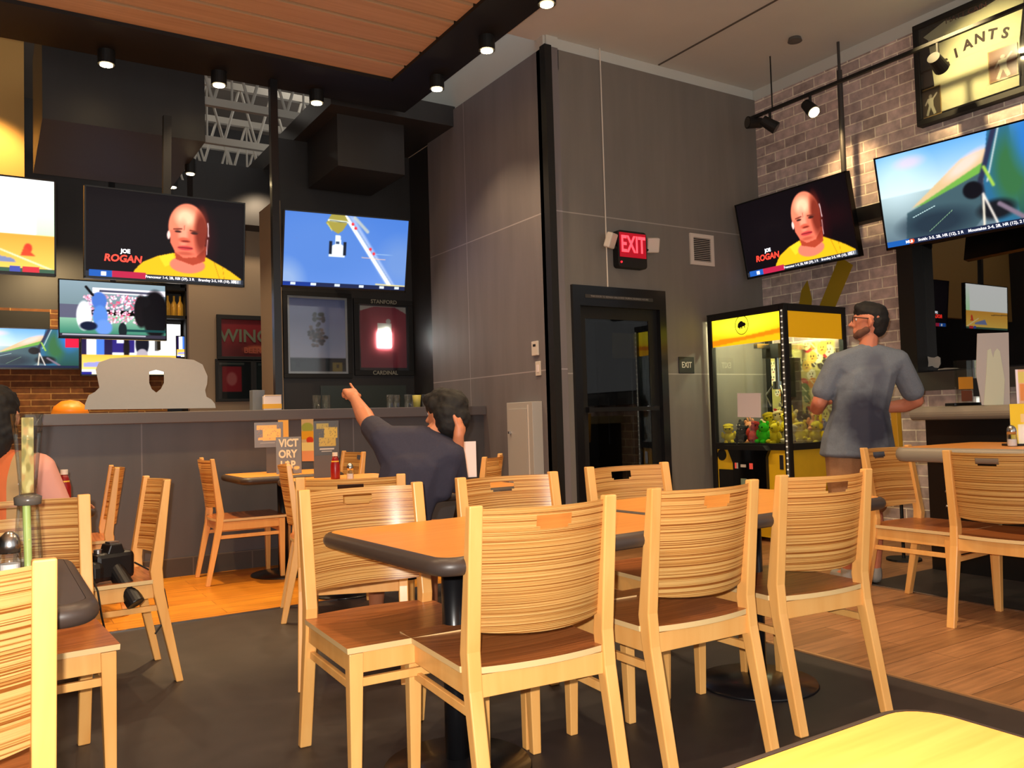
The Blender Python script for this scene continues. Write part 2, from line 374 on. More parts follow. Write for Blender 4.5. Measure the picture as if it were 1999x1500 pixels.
# high dark ceiling over the bar and the white roof trusses below it
struct('ceiling_high', B(-6, 5, 6.99, 14.5, 6.2, 6.3), mat('high_deck', (92, 84, 76), .8, noise=.25, nscale=2))
struct('wall_back_upper', B(-6, 5, 14.4, 14.5, 0, 6.2), M['wall_dark'])
def truss(y, z):
    bm = bmesh.new()
    box(bm, .8, 4.4, y, y + .07, z, z + .09); box(bm, .8, 4.4, y, y + .07, z + .75, z + .84)
    for k in range(9):
        x = .9 + k * .42
        cyl(bm, (x, y + .035, z + .05), (x + .21, y + .035, z + .8), .018, seg=8); cyl(bm, (x + .21, y + .035, z + .8), (x + .42, y + .035, z + .05), .018, seg=8)
        if k % 2: cyl(bm, (x + .21, y + .035, z + .05), (x + .21, y + .035, z + .8), .014, seg=8)
    return bm
for i, y in enumerate((9.6, 10.9, 12.2, 13.4)):
    tag(obj('roof_truss', truss(y, 4.75), M['truss']), 'white open web steel roof truss, %s of those above the bar' % ('nearest', 'second nearest', 'third nearest', 'farthest')[i], 'truss', 'roof trusses above the bar')
# black bulkheads
struct('ceiling_bulkhead_left', B(.36, 1.60, 7.45, 9.1, 3.6, 4.7), M['wall_dark'])
struct('ceiling_bulkhead_right', B(2.62, X1 + .02, 7.1, 11.4, 4.0, 4.2), M['wall_dark'])
struct('ceiling_duct_box', B(2.75, 3.43, 7.3, 8.15, 3.51, 4.0), M['wall_dark'])
# wall that carries the frames, facing the room
struct('wall_picture', B(2.46, X1 + .03, Y3, Y3 + .12, 0, 4.0), M['wall_dark'])
struct('wall_stub', B(2.40, 2.46, Y3 - .05, Y3 + .5, 0, 3.35), M['beige'])
# beige recess and brick wall behind the bar
struct('wall_beige', B(1.86, 3.9, 9.6, 9.7, 0, 3.35), M['beige'])
struct('wall_soffit', B(1.86, 3.9, 9.3, 9.6, 3.35, 4.0), M['wall_dark'])
struct('wall_bar_brick', B(-6, 1.95, YBACK, YBACK + .1, 0, 2.6), M['brickback'])
struct('wall_bar_upper', B(-6, 2.4, YBACK + .02, YBACK + .12, 2.6, 4.4), M['wall_dark'])
struct('wall_glow', B(-6, .30, 9.5, 9.6, 2.9, 5.2), mat('ochre_paint', (196, 150, 80), .7))
struct('wall_left', B(-6.1, -6, -4, 14.5, 0, 5), M['wall_dark'])
# ---- bar: half wall and ledge
struct('wall_bar_front', B(.23, X1, YBAR, YBAR + .1, .14, 1.15), M['bar_front'])
struct('baseboard_bar', B(.23, X1, YBAR - .012, YBAR + .1, 0, .14), wallmat('bar_base_tile', (70, 62, 56), seams=(.137,), vs=(.86, 1.3, 1.74, 2.2), axis='x'))
tag(obj('bar_ledge', B(.20, X1 - .005, YBAR - .06, YBAR + .42, 1.15, 1.235), mat('bar_ledge_laminate', (92, 88, 92), .4), bev=.006), 'long charcoal ledge along the top of the bar half wall', 'bar counter')
# ---- posts
tag(obj('ceiling_post', B(1.985, 2.045, 6.80, 6.86, 1.235, 4.0), M['blackmetal']), 'thin black square post from the bar ledge up to the beam', 'post')

# ---- door
d = struct('door_1', B(4.20, 4.95, Y2 + .02, Y2 + .06, .02, 2.0), M['doorglass'])
fr = bmesh.new()
box(fr, DX0, DX0 + .075, Y2 - .03, Y2 + .12, 0, DZ); box(fr, DX1 - .075, DX1, Y2 - .03, Y2 + .12, 0, DZ); box(fr, DX0 + .075, DX1 - .075, Y2 - .03, Y2 + .12, DZ - .17, DZ)
obj('door_frame', fr, M['blackmetal'], d)
fr = bmesh.new()
box(fr, 4.137, 4.215, Y2 + .015, Y2 + .065, 0, 2.03); box(fr, 4.91, 5.01, Y2 + .015, Y2 + .065, 0, 2.03); box(fr, 4.215, 4.91, Y2 + .015, Y2 + .065, 1.93, 2.03); box(fr, 4.215, 4.91, Y2 + .015, Y2 + .065, 0, .25)
obj('door_stile', fr, M['black'], d)
bm = bmesh.new(); box(bm, 4.18, 4.95, Y2 - .05, Y2 - .02, 1.145, 1.18); box(bm, 4.19, 4.22, Y2 - .03, Y2 + .02, 1.14, 1.185); box(bm, 4.91, 4.94, Y2 - .03, Y2 + .02, 1.14, 1.185)
obj('push_bar', bm, M['blackmetal'], d)
obj('door_sign_strip', B(4.19, 4.93, Y2 - .035, Y2 - .03, 2.095, 2.125), mat('dim_print', (58, 56, 54), .6), d)
lettering('door_notice', 'THIS DOOR TO REMAIN UNLOCKED DURING BUSINESS HOURS', .022, mat('pale_letter', (150, 145, 140), .6), d, (4.56, Y2 - .036, 2.11), ext=.0005)
# vestibule behind the door
bm = bmesh.new(); box(bm, 4.0, 6.5, Y2 + 1.7, Y2 + 1.8, 0, 3); box(bm, 4.0, 4.05, Y2 + .13, Y2 + 1.7, 0, 3); box(bm, 6.5, 6.55, Y2 + .13, Y2 + 1.7, 0, 3); box(bm, 4.05, 6.5, Y2 + .13, Y2 + 1.7, 2.9, 3)
struct('wall_vestibule', bm, mat('vestibule_paint', (88, 90, 92), .7))
d2 = struct('door_2', B(5.6, 6.35, Y2 + 1.62, Y2 + 1.66, 0, 2.13), M['black'])
obj('door_poster', B(5.80, 6.13, Y2 + 1.605, Y2 + 1.62, 1.74, 2.02), mat('yellow_poster', (170, 140, 60), .5), d2)
obj('door_handle', Cy((5.68, Y2 + 1.57, .8), (5.68, Y2 + 1.57, 1.3), .015), M['steel'], d2)

# ---- exit sign with emergency lamps
e = empty('exit_sign', (4.685, Y2, 2.53), 0, 'red lit EXIT sign box with two emergency lamps above the door', 'exit sign')
obj('housing', prism(rrect(.32, .32, .03), 'y', -.075, 0), M['black'], e, bev=.004)
em = mat('exit_red', (60, 5, 12), .4, emit=(190, 0, 30), es=.55)
obj('sign_face', B(-.145, .145, -.082, -.075, -.07, .14), em, e)
lettering('exit_letters', 'EXIT', .20, mat('exit_letter', (255, 80, 90), .4, emit=(255, 50, 60), es=2.2), e, (0, -.084, .035), off=.004, sx=.66)
for s in (-1, 1):
    bm = bmesh.new(); box(bm, -.055, .055, -.03, .03, -.065, .065)
    hd = obj('lamp_head', bm, M['whiteplastic'], e, bev=.012); hd.location = (s * .235, -.07, .06); hd.rotation_euler = (R_(20), 0, R_(-s * 25))
    obj('lamp_arm', Cy((s * .15, -.05, .0), (s * .235, -.06, .04), .012, seg=10), M['black'], e)
obj('indicator', Cy((-.13, -.08, -.115), (-.13, -.074, -.115), .008, seg=10), mat('red_led', (255, 0, 0), .3, emit=(255, 20, 30), es=4), e)
tag(obj('conduit', Cy((4.452, Y2 - .008, 2.20), (4.452, Y2 - .008, ZC), .006, seg=8), M['whiteplastic']), 'thin white conduit running down from the ceiling to the door', 'conduit')
# vent
v = empty('wall_vent', (5.578, Y2, 2.615), 0, 'square white louvred air vent on the grey door wall', 'vent')
bm = bmesh.new()
for (x0, x1, z0, z1) in ((-.15, .15, .11, .145), (-.15, .15, -.145, -.11), (-.15, -.11, -.11, .11), (.11, .15, -.11, .11)): box(bm, x0, x1, -.015, 0, z0, z1)
obj('frame', bm, M['whiteplastic'], v)
bm = bmesh.new()
for k in range(13): 
    z = -.105 + k * .0172
    vv = box(bm, -.11, .11, -.010, -.002, z, z + .006)
obj('louvres', bm, mat('louvre_grey', (170, 164, 156), .5), v)
obj('backing', B(-.11, .11, -.0015, 0, -.11, .11), M['black'], v)
# small exit plate
s = empty('exit_plate', (5.33, Y2, 1.545), 0, 'small black tactile EXIT plate beside the door frame', 'sign')
obj('plate', B(-.095, .095, -.008, 0, -.075, .075), mat('plate_black', (16, 18, 18), .5), s, bev=.004)
lettering('letters', 'EXIT', .075, mat('sign_white', (225, 220, 205), .5), s, (0, -.009, 0), sx=.8, off=.001)
# switches and panel on the side wall (facing -X): local x runs towards -Y
def on_side(name, y, z, label, cat): return empty(name, (X1, y, z), -PI / 2, label, cat)
s = on_side('thermostat', 5.765, 1.69, 'upper white thermostat plate on the grey side wall', 'thermostat')
obj('plate', B(-.045, .045, -.018, 0, -.06, .06), M['whiteplastic'], s, bev=.004); obj('display', B(-.02, .02, -.0195, -.018, .015, .035), M['black'], s)
s = on_side('light_switch', 5.735, 1.52, 'lower white switch plate below the thermostat', 'switch')
obj('plate', B(-.036, .036, -.01, 0, -.06, .06), M['whiteplastic'], s, bev=.003); obj('rocker', B(-.016, .016, -.014, -.01, -.03, .03), M['paper'], s)
s = on_side('utility_cabinet', 5.90, 0, 'tall narrow pale grey metal cabinet on the grey side wall', 'cabinet')
g = mat('pale_grey_metal', (186, 182, 176), .4)
obj('body', B(-.2, .2, -.10, 0, 0, 1.245), g, s, bev=.004); obj('door_panel', B(-.16, .12, -.105, -.10, .06, 1.19), g, s, bev=.002)
obj('handle', B(-.15, -.13, -.125, -.105, .98, 1.0), M['steel'], s)
obj('hinge_strip', B(.13, .14, -.106, -.1, .37, 1.22), M['whiteplastic'], s)

# ================================================================== CHAIRS
def make_chair():
    root = bpy.data.objects.new('dining_chair', None); root.empty_display_size = .1; COL.objects.link(root)
    fm = M['frame']
    # rear posts, each one bent piece from floor to top
    prof = [(-.322, 0), (-.292, 0), (-.202, .40), (-.190, .49), (-.252, .885), (-.279, .885), (-.240, .50), (-.247, .40)]
    for s in (-1, 1):
        bm = prism(prof, 'x', min(s * .192, s * .232), max(s * .192, s * .232)); obj('rear_post', bm, fm, root, bev=.004)
        bm = bmesh.new(); vs = box(bm, -.022, .022, -.022, .022, 0, .437)
        for v_ in vs:
            if v_.co.z < .1: v_.co.x = v_.co.x * .68 + s * .006; v_.co.y *= .68
        f = obj('front_leg', bm, fm, root, bev=.003); f.location = (s * .208, .214, 0)
        o = obj('side_rail', B(min(s * .20, s * .222), max(s * .20, s * .222), -.205, .195, .377, .437), fm, root, bev=.002)
        o = obj('side_stretcher', B(min(s * .198, s * .214), max(s * .198, s * .214), -.225, .205, .318, .343), fm, root, bev=.002)
    obj('front_rail', B(-.19, .19, .205, .227, .377, .437), fm, root, bev=.002)
    obj('rear_rail', B(-.195, .195, -.236, -.214, .377, .437), fm, root, bev=.002)
    obj('front_stretcher', B(-.195, .195, .206, .222, .335, .36), fm, root, bev=.002)
    # seat: dished plywood, light plies showing at the edge
    bm = bmesh.new(); n = 12; T_, U_ = [], []
    for j in range(n + 1):
        t = j / n; r1, r2 = [], []
        for i in range(n + 1):
            u = i / n * 2 - 1; y = -.238 + t * .482 - .022 * (1 - u * u) * (1 - t); hw = .188 + .048 * min(1, t / .08) + .003 * t
            z = .458 - .012 * (1 - u * u) * math.sin(PI * min(1, t * 1.05))
            r1.append(bm.verts.new((u * hw, y, z))); r2.append(bm.verts.new((u * hw * .995, y, z - .017)))
        T_.append(r1); U_.append(r2)
    for j in range(n):
        for i in range(n):
            bm.faces.new((T_[j][i], T_[j][i + 1], T_[j + 1][i + 1], T_[j + 1][i])); bm.faces.new((U_[j][i], U_[j + 1][i], U_[j + 1][i + 1], U_[j][i + 1]))
    ring_ = [(0, i) for i in range(n)] + [(j, n) for j in range(n)] + [(n, i) for i in range(n, 0, -1)] + [(j, 0) for j in range(n, 0, -1)]
    for k in range(len(ring_)):
        (j0, i0), (j1, i1) = ring_[k], ring_[(k + 1) % len(ring_)]
        f = bm.faces.new((T_[j0][i0], U_[j0][i0], U_[j1][i1], T_[j1][i1])); f.material_index = 1
    o = obj('seat', bm, [M['seat'], M['plyedge']], root)
    # backrest: bowed veneer panel with the D-shaped hand hole
    bm = bmesh.new()
    zs = [.545, .58, .62, .66, .70, .74, .78, .808, .814, .822, .832, .842, .852, .864, .875]
    nx = 36; xs = [-.196 + .392 * i / nx for i in range(nx + 1)]
    def P(x, z):
        yl = -.205 - (z - .49) * .157
        dip = .004 * (1 - (x / .196) ** 2) if z > .87 else 0
        return (x, yl - .060 * (1 - (x / .196) ** 2), z - (.010 * (1 - (x / .196) ** 2) if z < .55 else 0))
    vt = [[bm.verts.new(P(x, z)) for x in xs] for z in zs]
    fs = []
    hole = {8: .045, 9: .0545, 10: .0605, 11: .0605}
    for j in range(len(zs) - 1):
        for i in range(nx):
            if j in hole and abs(xs[i]) <= hole[j] + 1e-6 and abs(xs[i + 1]) <= hole[j] + 1e-6: continue
            fs.append(bm.faces.new((vt[j][i], vt[j][i + 1], vt[j + 1][i + 1], vt[j + 1][i])))
    bmesh.ops.solidify(bm, geom=fs, thickness=.011)
    bmesh.ops.delete(bm, geom=[v_ for v_ in bm.verts if not v_.link_faces], context='VERTS')
    o = obj('backrest', bm, M['panel'], root, smooth=False)
    md = o.modifiers.new('smooth', 'EDGE_SPLIT'); md.split_angle = R_(40)
    for p in o.data.polygons: p.use_smooth = True
    return root
CH = 'wooden dining chairs with striped veneer backs'
chair0 = make_chair(); used = [False]
def chair(x, y, yaw, label):
    """x, y: middle of the back's top rail; yaw: direction faced, 0 = towards the bar"""
    c = chair0 if not used[0] else copy_tree(chair0); used[0] = True
    f = Vector((-math.sin(yaw), math.cos(yaw)))
    c.location = (x + f.x * .27, y + f.y * .27, 0); c.rotation_euler = (0, 0, yaw)
    return tag(c, label, 'chair', CH)
chair(1.282, 1.885, R_(-4), 'pale wooden chair nearest the middle, its back overlapping the table end')
chair(1.93, 1.925, R_(-1), 'wooden chair second from left on the near side of the long table')
chair(2.555, 1.95, R_(-5), 'rightmost wooden chair on the near side, beside the brown plank floor')
chair(1.13, 2.83, R_(180 - 2), 'wooden chair at the far left corner of the long table, flash glare on its back')
chair(1.77, 2.87, R_(180 - 3), 'wooden chair across the long table, dark hand hole, just right of the black bag')
chair(2.47, 2.96, R_(180 - 3), 'wooden chair across the long table in front of the glass door')
chair(1.31, 3.40, R_(-24), 'wooden chair the pointing guest sits on, back to the camera')
chair(4.42, 2.96, R_(180), 'wooden chair behind the grey-edged counter table, left of the black post')
chair(4.12, 2.20, R_(-90 + 4), 'wooden chair at right edge of the photo facing the brick wall')
chair(-.13, 1.70, R_(2), 'large striped chair back cut off at the bottom left corner')
chair(.07, 3.32, R_(180 + 3), 'wooden chair with ketchup bottle beyond it, across the bottle table')
chair(.655, 4.15, R_(93), 'wooden chair seen side on with a black bag on its seat')
chair(.66, 5.72, R_(88), 'leftmost wooden chair near the bar half wall, seen side on')
chair(1.33, 6.32, R_(-92), 'wooden chair side on at the left end of the small table by the bar')
chair(2.47, 6.33, R_(90), 'reddish wooden chair at the right end of the small table by the bar')
chair(2.66, 4.47, R_(46), 'small distant wooden chair left of the pale grey cabinet')
chair(1.485, 4.88, R_(-106), 'wooden chair half hidden behind the chair with flash glare')

# ================================================================== TABLES
def table(name, x0, x1, y0, y1, z, label, posts, edge='tedge', thick=.05, r=.07, topmat='top', rot=0):
    t = empty(name, ((x0 + x1) / 2, (y0 + y1) / 2, 0), 0, label, 'table')
    w, h = x1 - x0, y1 - y0
    obj('tabletop', prism(rrect(w - .052, h - .052, r - .02), 'z', z - thick + .006, z), M[topmat], t)
    # rounded rubber edge: half-round section swept round the top
    bm = bmesh.new(); path = rrect(w - .05, h - .05, r - .02, 8); ring = []
    m = len(path)
    for i in range(m):
        p = Vector(path[i]); q = Vector(path[(i + 1) % m]); o_ = Vector(path[i - 1]); tn = (q - o_)
        if tn.length < 1e-9: tn = q - p
        tn.normalize(); nn = Vector((tn.y, -tn.x)); row = []
        for k in range(9):
            a_ = -PI / 2 + PI * k / 8
            row.append(bm.verts.new((p.x + nn.x * .027 * math.cos(a_), p.y + nn.y * .027 * math.cos(a_), z - thick / 2 + (thick / 2) * math.sin(a_))))
        ring.append(row)
    for i in range(m):
        for k in range(8): bm.faces.new((ring[i][k], ring[(i + 1) % m][k], ring[(i + 1) % m][k + 1], ring[i][k + 1]))
    for k in (0, 8):
        try: bm.faces.new([ring[i][k] for i in range(m)])
        except ValueError: pass
    # keep the top clear so the wood shows
    fs = [f for f in bm.faces if len(f.verts) > 6 and f.calc_center_median().z > z - .01]
    bmesh.ops.delete(bm, geom=fs, context='FACES')
    obj('edge_band', bm, M[edge], t, smooth=True)
    for (px, py) in posts:
        px -= t.location.x; py -= t.location.y
        obj('post', Cy((px, py, .03), (px, py, z - thick), .038, seg=28), M['blackmetal'], t, smooth=False)
        bm = bmesh.new(); cyl(bm, (px, py, z - thick - .012), (px, py, z - thick), .12, seg=24); obj('mounting_plate', bm, M['blackmetal'], t)
        o = obj('base', lathe([(0, .035), (.06, .034), (.1, .022), (.235, .01), (.24, 0), (0, 0)], 36, (px, py, 0)), M['blackmetal'], t, smooth=True)
    for f in t.children:
        if f.name.startswith('post'):
            for p in f.data.polygons: p.use_smooth = len(p.vertices) == 4
    t.rotation_euler = (0, 0, rot)
    return t
table('dining_table', 1.479 - .53, 1.479 + .53, 2.357 - .405, 2.357 + .405, .75, 'orange wood table with black rounded edge in the centre, corner towards the camera', [(1.27, 2.42)], rot=R_(3.5))
table('dining_table', 2.541 - .53, 2.541 + .53, 2.422 - .405, 2.422 + .405, .75, 'orange wood table joined to the right end of the centre table', [(2.66, 2.40)], rot=R_(3.5))
table('dining_table', -.60, .2, 1.96, 2.74, .75, 'black rubber edged table under the bottles at the left edge', [(-.2, 2.35)], topmat='darktop')
table('dining_table', 1.48, 2.24, 5.90, 6.58, .75, 'small orange table by the bar with upright menu cards', [(1.86, 6.24)])
table('dining_table', 1.62, 2.34, 4.96, 5.60, .75, 'small table holding the dark menu stand, behind the pointing guest', [(1.98, 5.28)])
table('dining_table', 1.84, 2.50, 3.74, 4.30, .75, 'table beyond the pointing guest holding the white card', [(2.26, 4.02)])
table('dining_table', -.7, .42, 4.33, 5.05, .75, 'table with ketchup bottle in front of the person in peach', [(-.2, 4.7)])
table('dining_table', -.3, .968, -.15, .637, .75, 'bright yellow flash lit tabletop cut off at the bottom right corner', [(.3, .2)], topmat='top')
table('counter_table', 4.28, 5.1, 1.3, 2.84, .885, 'tall table with thick grey edge behind the right hand chairs', [(4.8, 1.9)], edge='gedge', thick=.078, topmat='top')

# ---- tall counter under the window
t = empty('window_counter', (5.9, 2.0, 0), 0, 'high counter with grey bullnose edge and black studded front under the window', 'counter')
obj('body', B(-.45, .475, -2.6, 1.34, 0, 1.02), M['blackgloss'] if 0 else mat('black_vinyl_front', (16, 15, 16), .35), t)
prof = [(-.44, 1.02)] + [(-.51 + .045 * math.cos(x), 1.062 + .045 * math.sin(x)) for x in [R_(q) for q in range(270, 89, -20)]] + [(-.44, 1.107), (.475, 1.107), (.475, 1.02)]
obj('counter_top', prism(prof, 'y', -2.6, 1.39), M['gedge'], t)
for k in range(5):
    s_ = bmesh.new(); q = bmesh.ops.create_uvsphere(s_, u_segments=10, v_segments=6, radius=.011)
    st = obj('stud', s_, M['steel'], t, smooth=True); st.location = (-.452, 1.215, .73 - k * .098)

# ================================================================== CLAW MACHINE (front faces -X)
cm = empty('claw_machine', (5.97, 5.03, 0), 0, 'yellow and black prize claw machine full of plush toys in the corner', 'claw machine')
mx0, mx1, my0, my1, MT = -.41, .40, -.44, .43, 1.985
obj('base_cabinet', B(mx0 + .02, mx1, my0 + .02, my1 - .02, .04, .80), M['yellow'], cm)
for (nx_, ny_) in ((-1, -1), (-1, 1), (1, -1), (1, 1)):
    x = mx0 if nx_ < 0 else mx1 - .05; y = my0 if ny_ < 0 else my1 - .05
    obj('corner_post', B(x, x + .05, y, y + .05, 0, MT), M['black'], cm, bev=.004)
for (z0, z1) in ((MT - .045, MT), (.78, .835)):
    bm = bmesh.new()
    for (x0, x1, y0, y1) in ((mx0 - .002, mx0 + .045, my0 + .05, my1 - .05), (mx1 - .045, mx1, my0 + .05, my1 - .05), (mx0 + .05, mx1 - .05, my0 - .002, my0 + .045), (mx0 + .05, mx1 - .05, my1 - .045, my1)):
        box(bm, x0, x1, y0, y1, z0, z1)
    obj('frame_rail', bm, M['black'], cm)
obj('roof', B(mx0, mx1, my0, my1, MT, MT + .015), M['black'], cm)
obj('prize_floor', B(mx0 + .045, mx1 - .04, my0 + .045, my1 - .045, .80, .83), mat('prize_floor', (120, 110, 60), .7), cm)
obj('front_pane', B(mx0 + .020, mx0 + .024, my0 + .05, my1 - .05, .835, 1.72), M['glass'], cm)
obj('side_pane', B(mx0 + .05, mx1 - .05, my0 + .020, my0 + .024, .835, 1.72), M['glass'], cm)
lit = mat('marquee_yellow', (250, 190, 10), .35, emit=(255, 190, 8), es=.75)
p = Pic(120, 40); p.grad((250, 214, 30), (240, 170, 12)); p.ell(.45, .25, .45, .35, (255, 240, 50), soft=.9)
p.poly([(0, .75), (.5, .72), (1, .58), (1, .75), (.5, .85), (0, .98)], (214, 120, 10)); p.poly([(0, .98), (.5, .85), (1, .75), (1, 1), (0, 1)], (240, 170, 14)); p.blur(2)
s = sheet('marquee', p.mesh('marquee', my1 - my0 - .10, .24), vmat('marquee_lit', 1.05), cm, (mx0 + .012, -.005, 1.82), (0, 0, -PI / 2))
tag(s, 'glowing yellow header panel')
ring = bmesh.new()
for i in range(40):
    t0, t1 = 2 * PI * i / 40, 2 * PI * (i + 1) / 40
    q = [ring.verts.new((0, r * math.sin(tt) * -1, r * 1.12 * math.cos(tt))) for tt, r in ((t0, .076), (t1, .076), (t1, .071), (t0, .071))]
    ring.faces.new(q)
lg = obj('logo_ring', ring, M['black'], cm); lg.location = (mx0 + .008, .025, 1.868)
bf = [(-.045, -.012), (-.04, .012), (-.03, .022), (-.012, .034), (.006, .034), (.018, .022), (.034, .018), (.044, .008), (.046, -.004), (.036, -.008), (.036, -.028), (.030, -.028), (.028, -.012), (.012, -.014), (.006, -.016), (.004, -.034), (-.002, -.034), (-.004, -.018), (-.016, -.022), (-.02, -.036), (-.026, -.036), (-.026, -.02), (-.036, -.026), (-.04, -.02)]
lg = obj('buffalo_mark', prism([(-x, z) for x, z in bf], 'x', 0, .002), M['black'], cm); lg.location = (mx0 + .006, .025, 1.868)
o = obj('side_header', B(mx0 + .05, mx1 - .05, my0 + .012, my0 + .018, 1.72, 1.94), mat('backlit_side', (214, 156, 14), .35, emit=(214, 150, 10), es=.35), cm)
# plush collage printed on the wall inside
p = Pic(150, 170, (206, 196, 120)); rr = random.Random(3)
cols = [(240, 236, 190), (232, 220, 120), (40, 34, 30), (196, 40, 40), (230, 150, 60), (250, 246, 214), (90, 130, 70), (236, 200, 90), (120, 110, 90), (250, 240, 150)]
for k in range(130):
    x, y = rr.random(), rr.random(); c = rr.choice(cols); r = rr.uniform(.03, .075)
    p.ell(x, y, r * .95 / p.asp, r, c, soft=.12, rot=rr.uniform(0, 3))
    if sum(c) > 450:
        p.ell(x - .02, y - .01, .008, .012, (20, 18, 14)); p.ell(x + .02, y - .01, .008, .012, (20, 18, 14)); p.ell(x, y + .018, .018, .006, (150, 40, 30))
    else: p.line(x - .03, y - .03, x + .03, y + .02, .008, (246, 240, 200))
prn = mat  # noqa
sheet('plush_collage', p.mesh('plush_collage', .72, .88), M['print'], cm, (mx1 - .055, -.0, 1.28), (0, 0, -PI / 2))
sheet('plush_collage', p.mesh('plush_collage', .72, .88), M['print'], cm, (0.0, my1 - .052, 1.28)) if 0 else None
p2 = Pic(80, 90, (150, 146, 120)); p2.grad((170, 166, 130), (96, 100, 70)); p2.rect(0, .02, 1, .07, (230, 226, 200)); p2.blur(1)
lamp = obj('light_strip', B(mx0 + .06, mx0 + .09, my0 + .08, my1 - .08, 1.90, 1.92), mat('machine_lamp', (255, 240, 180), .5, emit=(255, 236, 170), es=9), cm)
obj('gantry_rail', B(-.30, .34, -.05, -.01, 1.66, 1.70), M['steel'], cm)
bm = bmesh.new(); box(bm, -.14, .04, -.14, .04, 1.58, 1.70); obj('claw_carriage', bm, M['black'], cm)
c = obj('claw', Cy((-.05, -.05, 1.36), (-.05, -.05, 1.58), .022), M['steel'], cm); 
bm = bmesh.new(); cyl(bm, (-.05, -.05, 1.30), (-.05, -.05, 1.37), .05, .045)
for k in range(3):
    t_ = k * 2 * PI / 3; q = (-.05 + .05 * math.cos(t_), -.05 + .05 * math.sin(t_))
    q2 = (-.05 + .11 * math.cos(t_), -.05 + .11 * math.sin(t_)); q3 = (-.05 + .07 * math.cos(t_), -.05 + .07 * math.sin(t_))
    cyl(bm, (*q, 1.33), (*q2, 1.25), .008, seg=6); cyl(bm, (*q2, 1.25), (*q3, 1.15), .008, seg=6)
obj('claw_fingers', bm, M['steel'], cm)
bm = bmesh.new(); box(bm, -.12, .02, .00, .14, .83, 1.55); o = obj('chute_column', B(.06, .20, -.10, .02, .83, 1.58), M['black'], cm)
pp = obj('taped_notice', B(mx0 + .012, mx0 + .016, -.105, .155, 1.06, 1.27), M['paper'], cm); pp.rotation_euler = (R_(2), 0, 0)
# control front
fx = mx0 + .02
obj('coin_panel', prism([(-.20, .36), (.17, .36), (.17, .66), (.235, .80), (-.24, .80), (-.20, .72)], 'x', fx - .035, fx), M['blackgloss'], cm)
obj('speaker', Cy((fx - .006, .325, .73), (fx, .325, .73), .052), M['black'], cm)
obj('prize_door', B(fx - .012, fx, .14, .36, .30, .60), M['black'], cm)
for k, y in enumerate((.135, .115, -.03, -.05)): obj('coin_slot', B(fx - .042, fx - .035, y - .006, y + .006, .615, .665), mat('slot_red', (200, 60, 50), .4, emit=(220, 80, 60), es=.4) if k != 1 else M['whiteplastic'], cm)
obj('price_plate', B(fx - .042, fx - .035, .02, .075, .628, .652), M['whiteplastic'], cm)
obj('bill_slot', B(fx - .046, fx - .035, .015, .075, .47, .53), mat('bill_green', (150, 168, 140), .4), cm)
obj('lock_plate', B(fx - .006, fx, -.36, -.32, .62, .74), M['steel'], cm)
obj('joystick', Cy((fx - .05, .10, .80), (fx - .05, .10, .90), .008), M['black'], cm)
obj('control_shelf', prism([(-.26, .78), (.26, .78), (.22, .82), (-.22, .82)], 'x', fx - .09, fx), M['black'], cm)
obj('led_strip', B(mx0 - .004, mx0 + .0, my0 + .012, my0 + .03, .05, 1.95), mat('led_strip', (180, 180, 170), .3, metal=.6), cm)
for k in range(40):
    z = .10 + k * .047
    o = obj('led', B(mx0 - .008, mx0 - .004, my0 + .014, my0 + .028, z, z + .012), mat('led_dot', (240, 236, 220), .3, emit=(255, 250, 230), es=.3), cm)
# lamp glow inside
def point(name, loc, power, col, size=.05, typ='POINT', **k):
    l = bpy.data.lights.new(name, typ); l.energy = power; l.color = col
    if typ in ('POINT', 'SPOT'): l.shadow_soft_size = size
    o = bpy.data.objects.new(name, l); COL.objects.link(o); o.location = loc
    for q, v_ in k.items():
        if q == 'rot': o.rotation_euler = v_
        else: setattr(l, q, v_)
    return o
# ---- plush toys
def plush_mesh(kind, rs):
    bm = bmesh.new()
    def el(c, r, sub=2):
        q = bmesh.ops.create_icosphere(bm, subdivisions=sub, radius=1)
        for v_ in q['verts']: v_.co = Vector((v_.co.x * r[0] + c[0], v_.co.y * r[1] + c[1], v_.co.z * r[2] + c[2]))
    el((0, 0, .055), (.055, .05, .055)); el((0, -.005, .135), (.048, .045, .042))
    if kind == 0:
        el((-.035, 0, .175), (.018, .01, .02)); el((.035, 0, .175), (.018, .01, .02))
    elif kind == 1:
        el((-.02, 0, .20), (.011, .008, .04)); el((.02, 0, .20), (.011, .008, .04))
    else: el((0, 0, .165), (.052, .05, .022)); el((0, -.04, .155), (.04, .03, .008))
    for s in (-1, 1): el((s * .058, -.01, .08), (.016, .016, .034)); el((s * .03, -.045, .018), (.02, .034, .018))
    return bm
pm = [mat('plush_%s' % n_, c_, .9, noise=.15, nscale=60, bump=.5) for n_, c_ in (('yellow', (232, 206, 30)), ('red', (226, 70, 50)), ('cream', (240, 222, 170)), ('green', (60, 220, 30)), ('blue', (90, 120, 190)), ('black', (30, 28, 28)), ('peach', (240, 160, 110)), ('white', (240, 238, 226)))]
PN = ['yellow', 'red', 'cream', 'lime green', 'blue', 'black', 'peach', 'white']
kinds = ['round eared', 'long eared', 'cap wearing']
protos = {}
rr = random.Random(11)
spots = []
for ix in range(4):
    for iy in range(6): spots.append((mx0 + .12 + ix * .175, my0 + .11 + iy * .13, .832))
for k in range(9): spots.append((mx0 + .2 + rr.random() * .4, my0 + .12 + rr.random() * .32, .93))
order = [2, 0, 2, 6, 1, 0, 0, 0, 5, 1, 2, 3]
usedlab = {}
rowname = ['at the front pane', 'in the second row', 'in the third row', 'against the back']
colname = ['at the near corner', 'second from the near corner', 'right of the notice', 'under the notice', 'left of the notice', 'at the far corner']
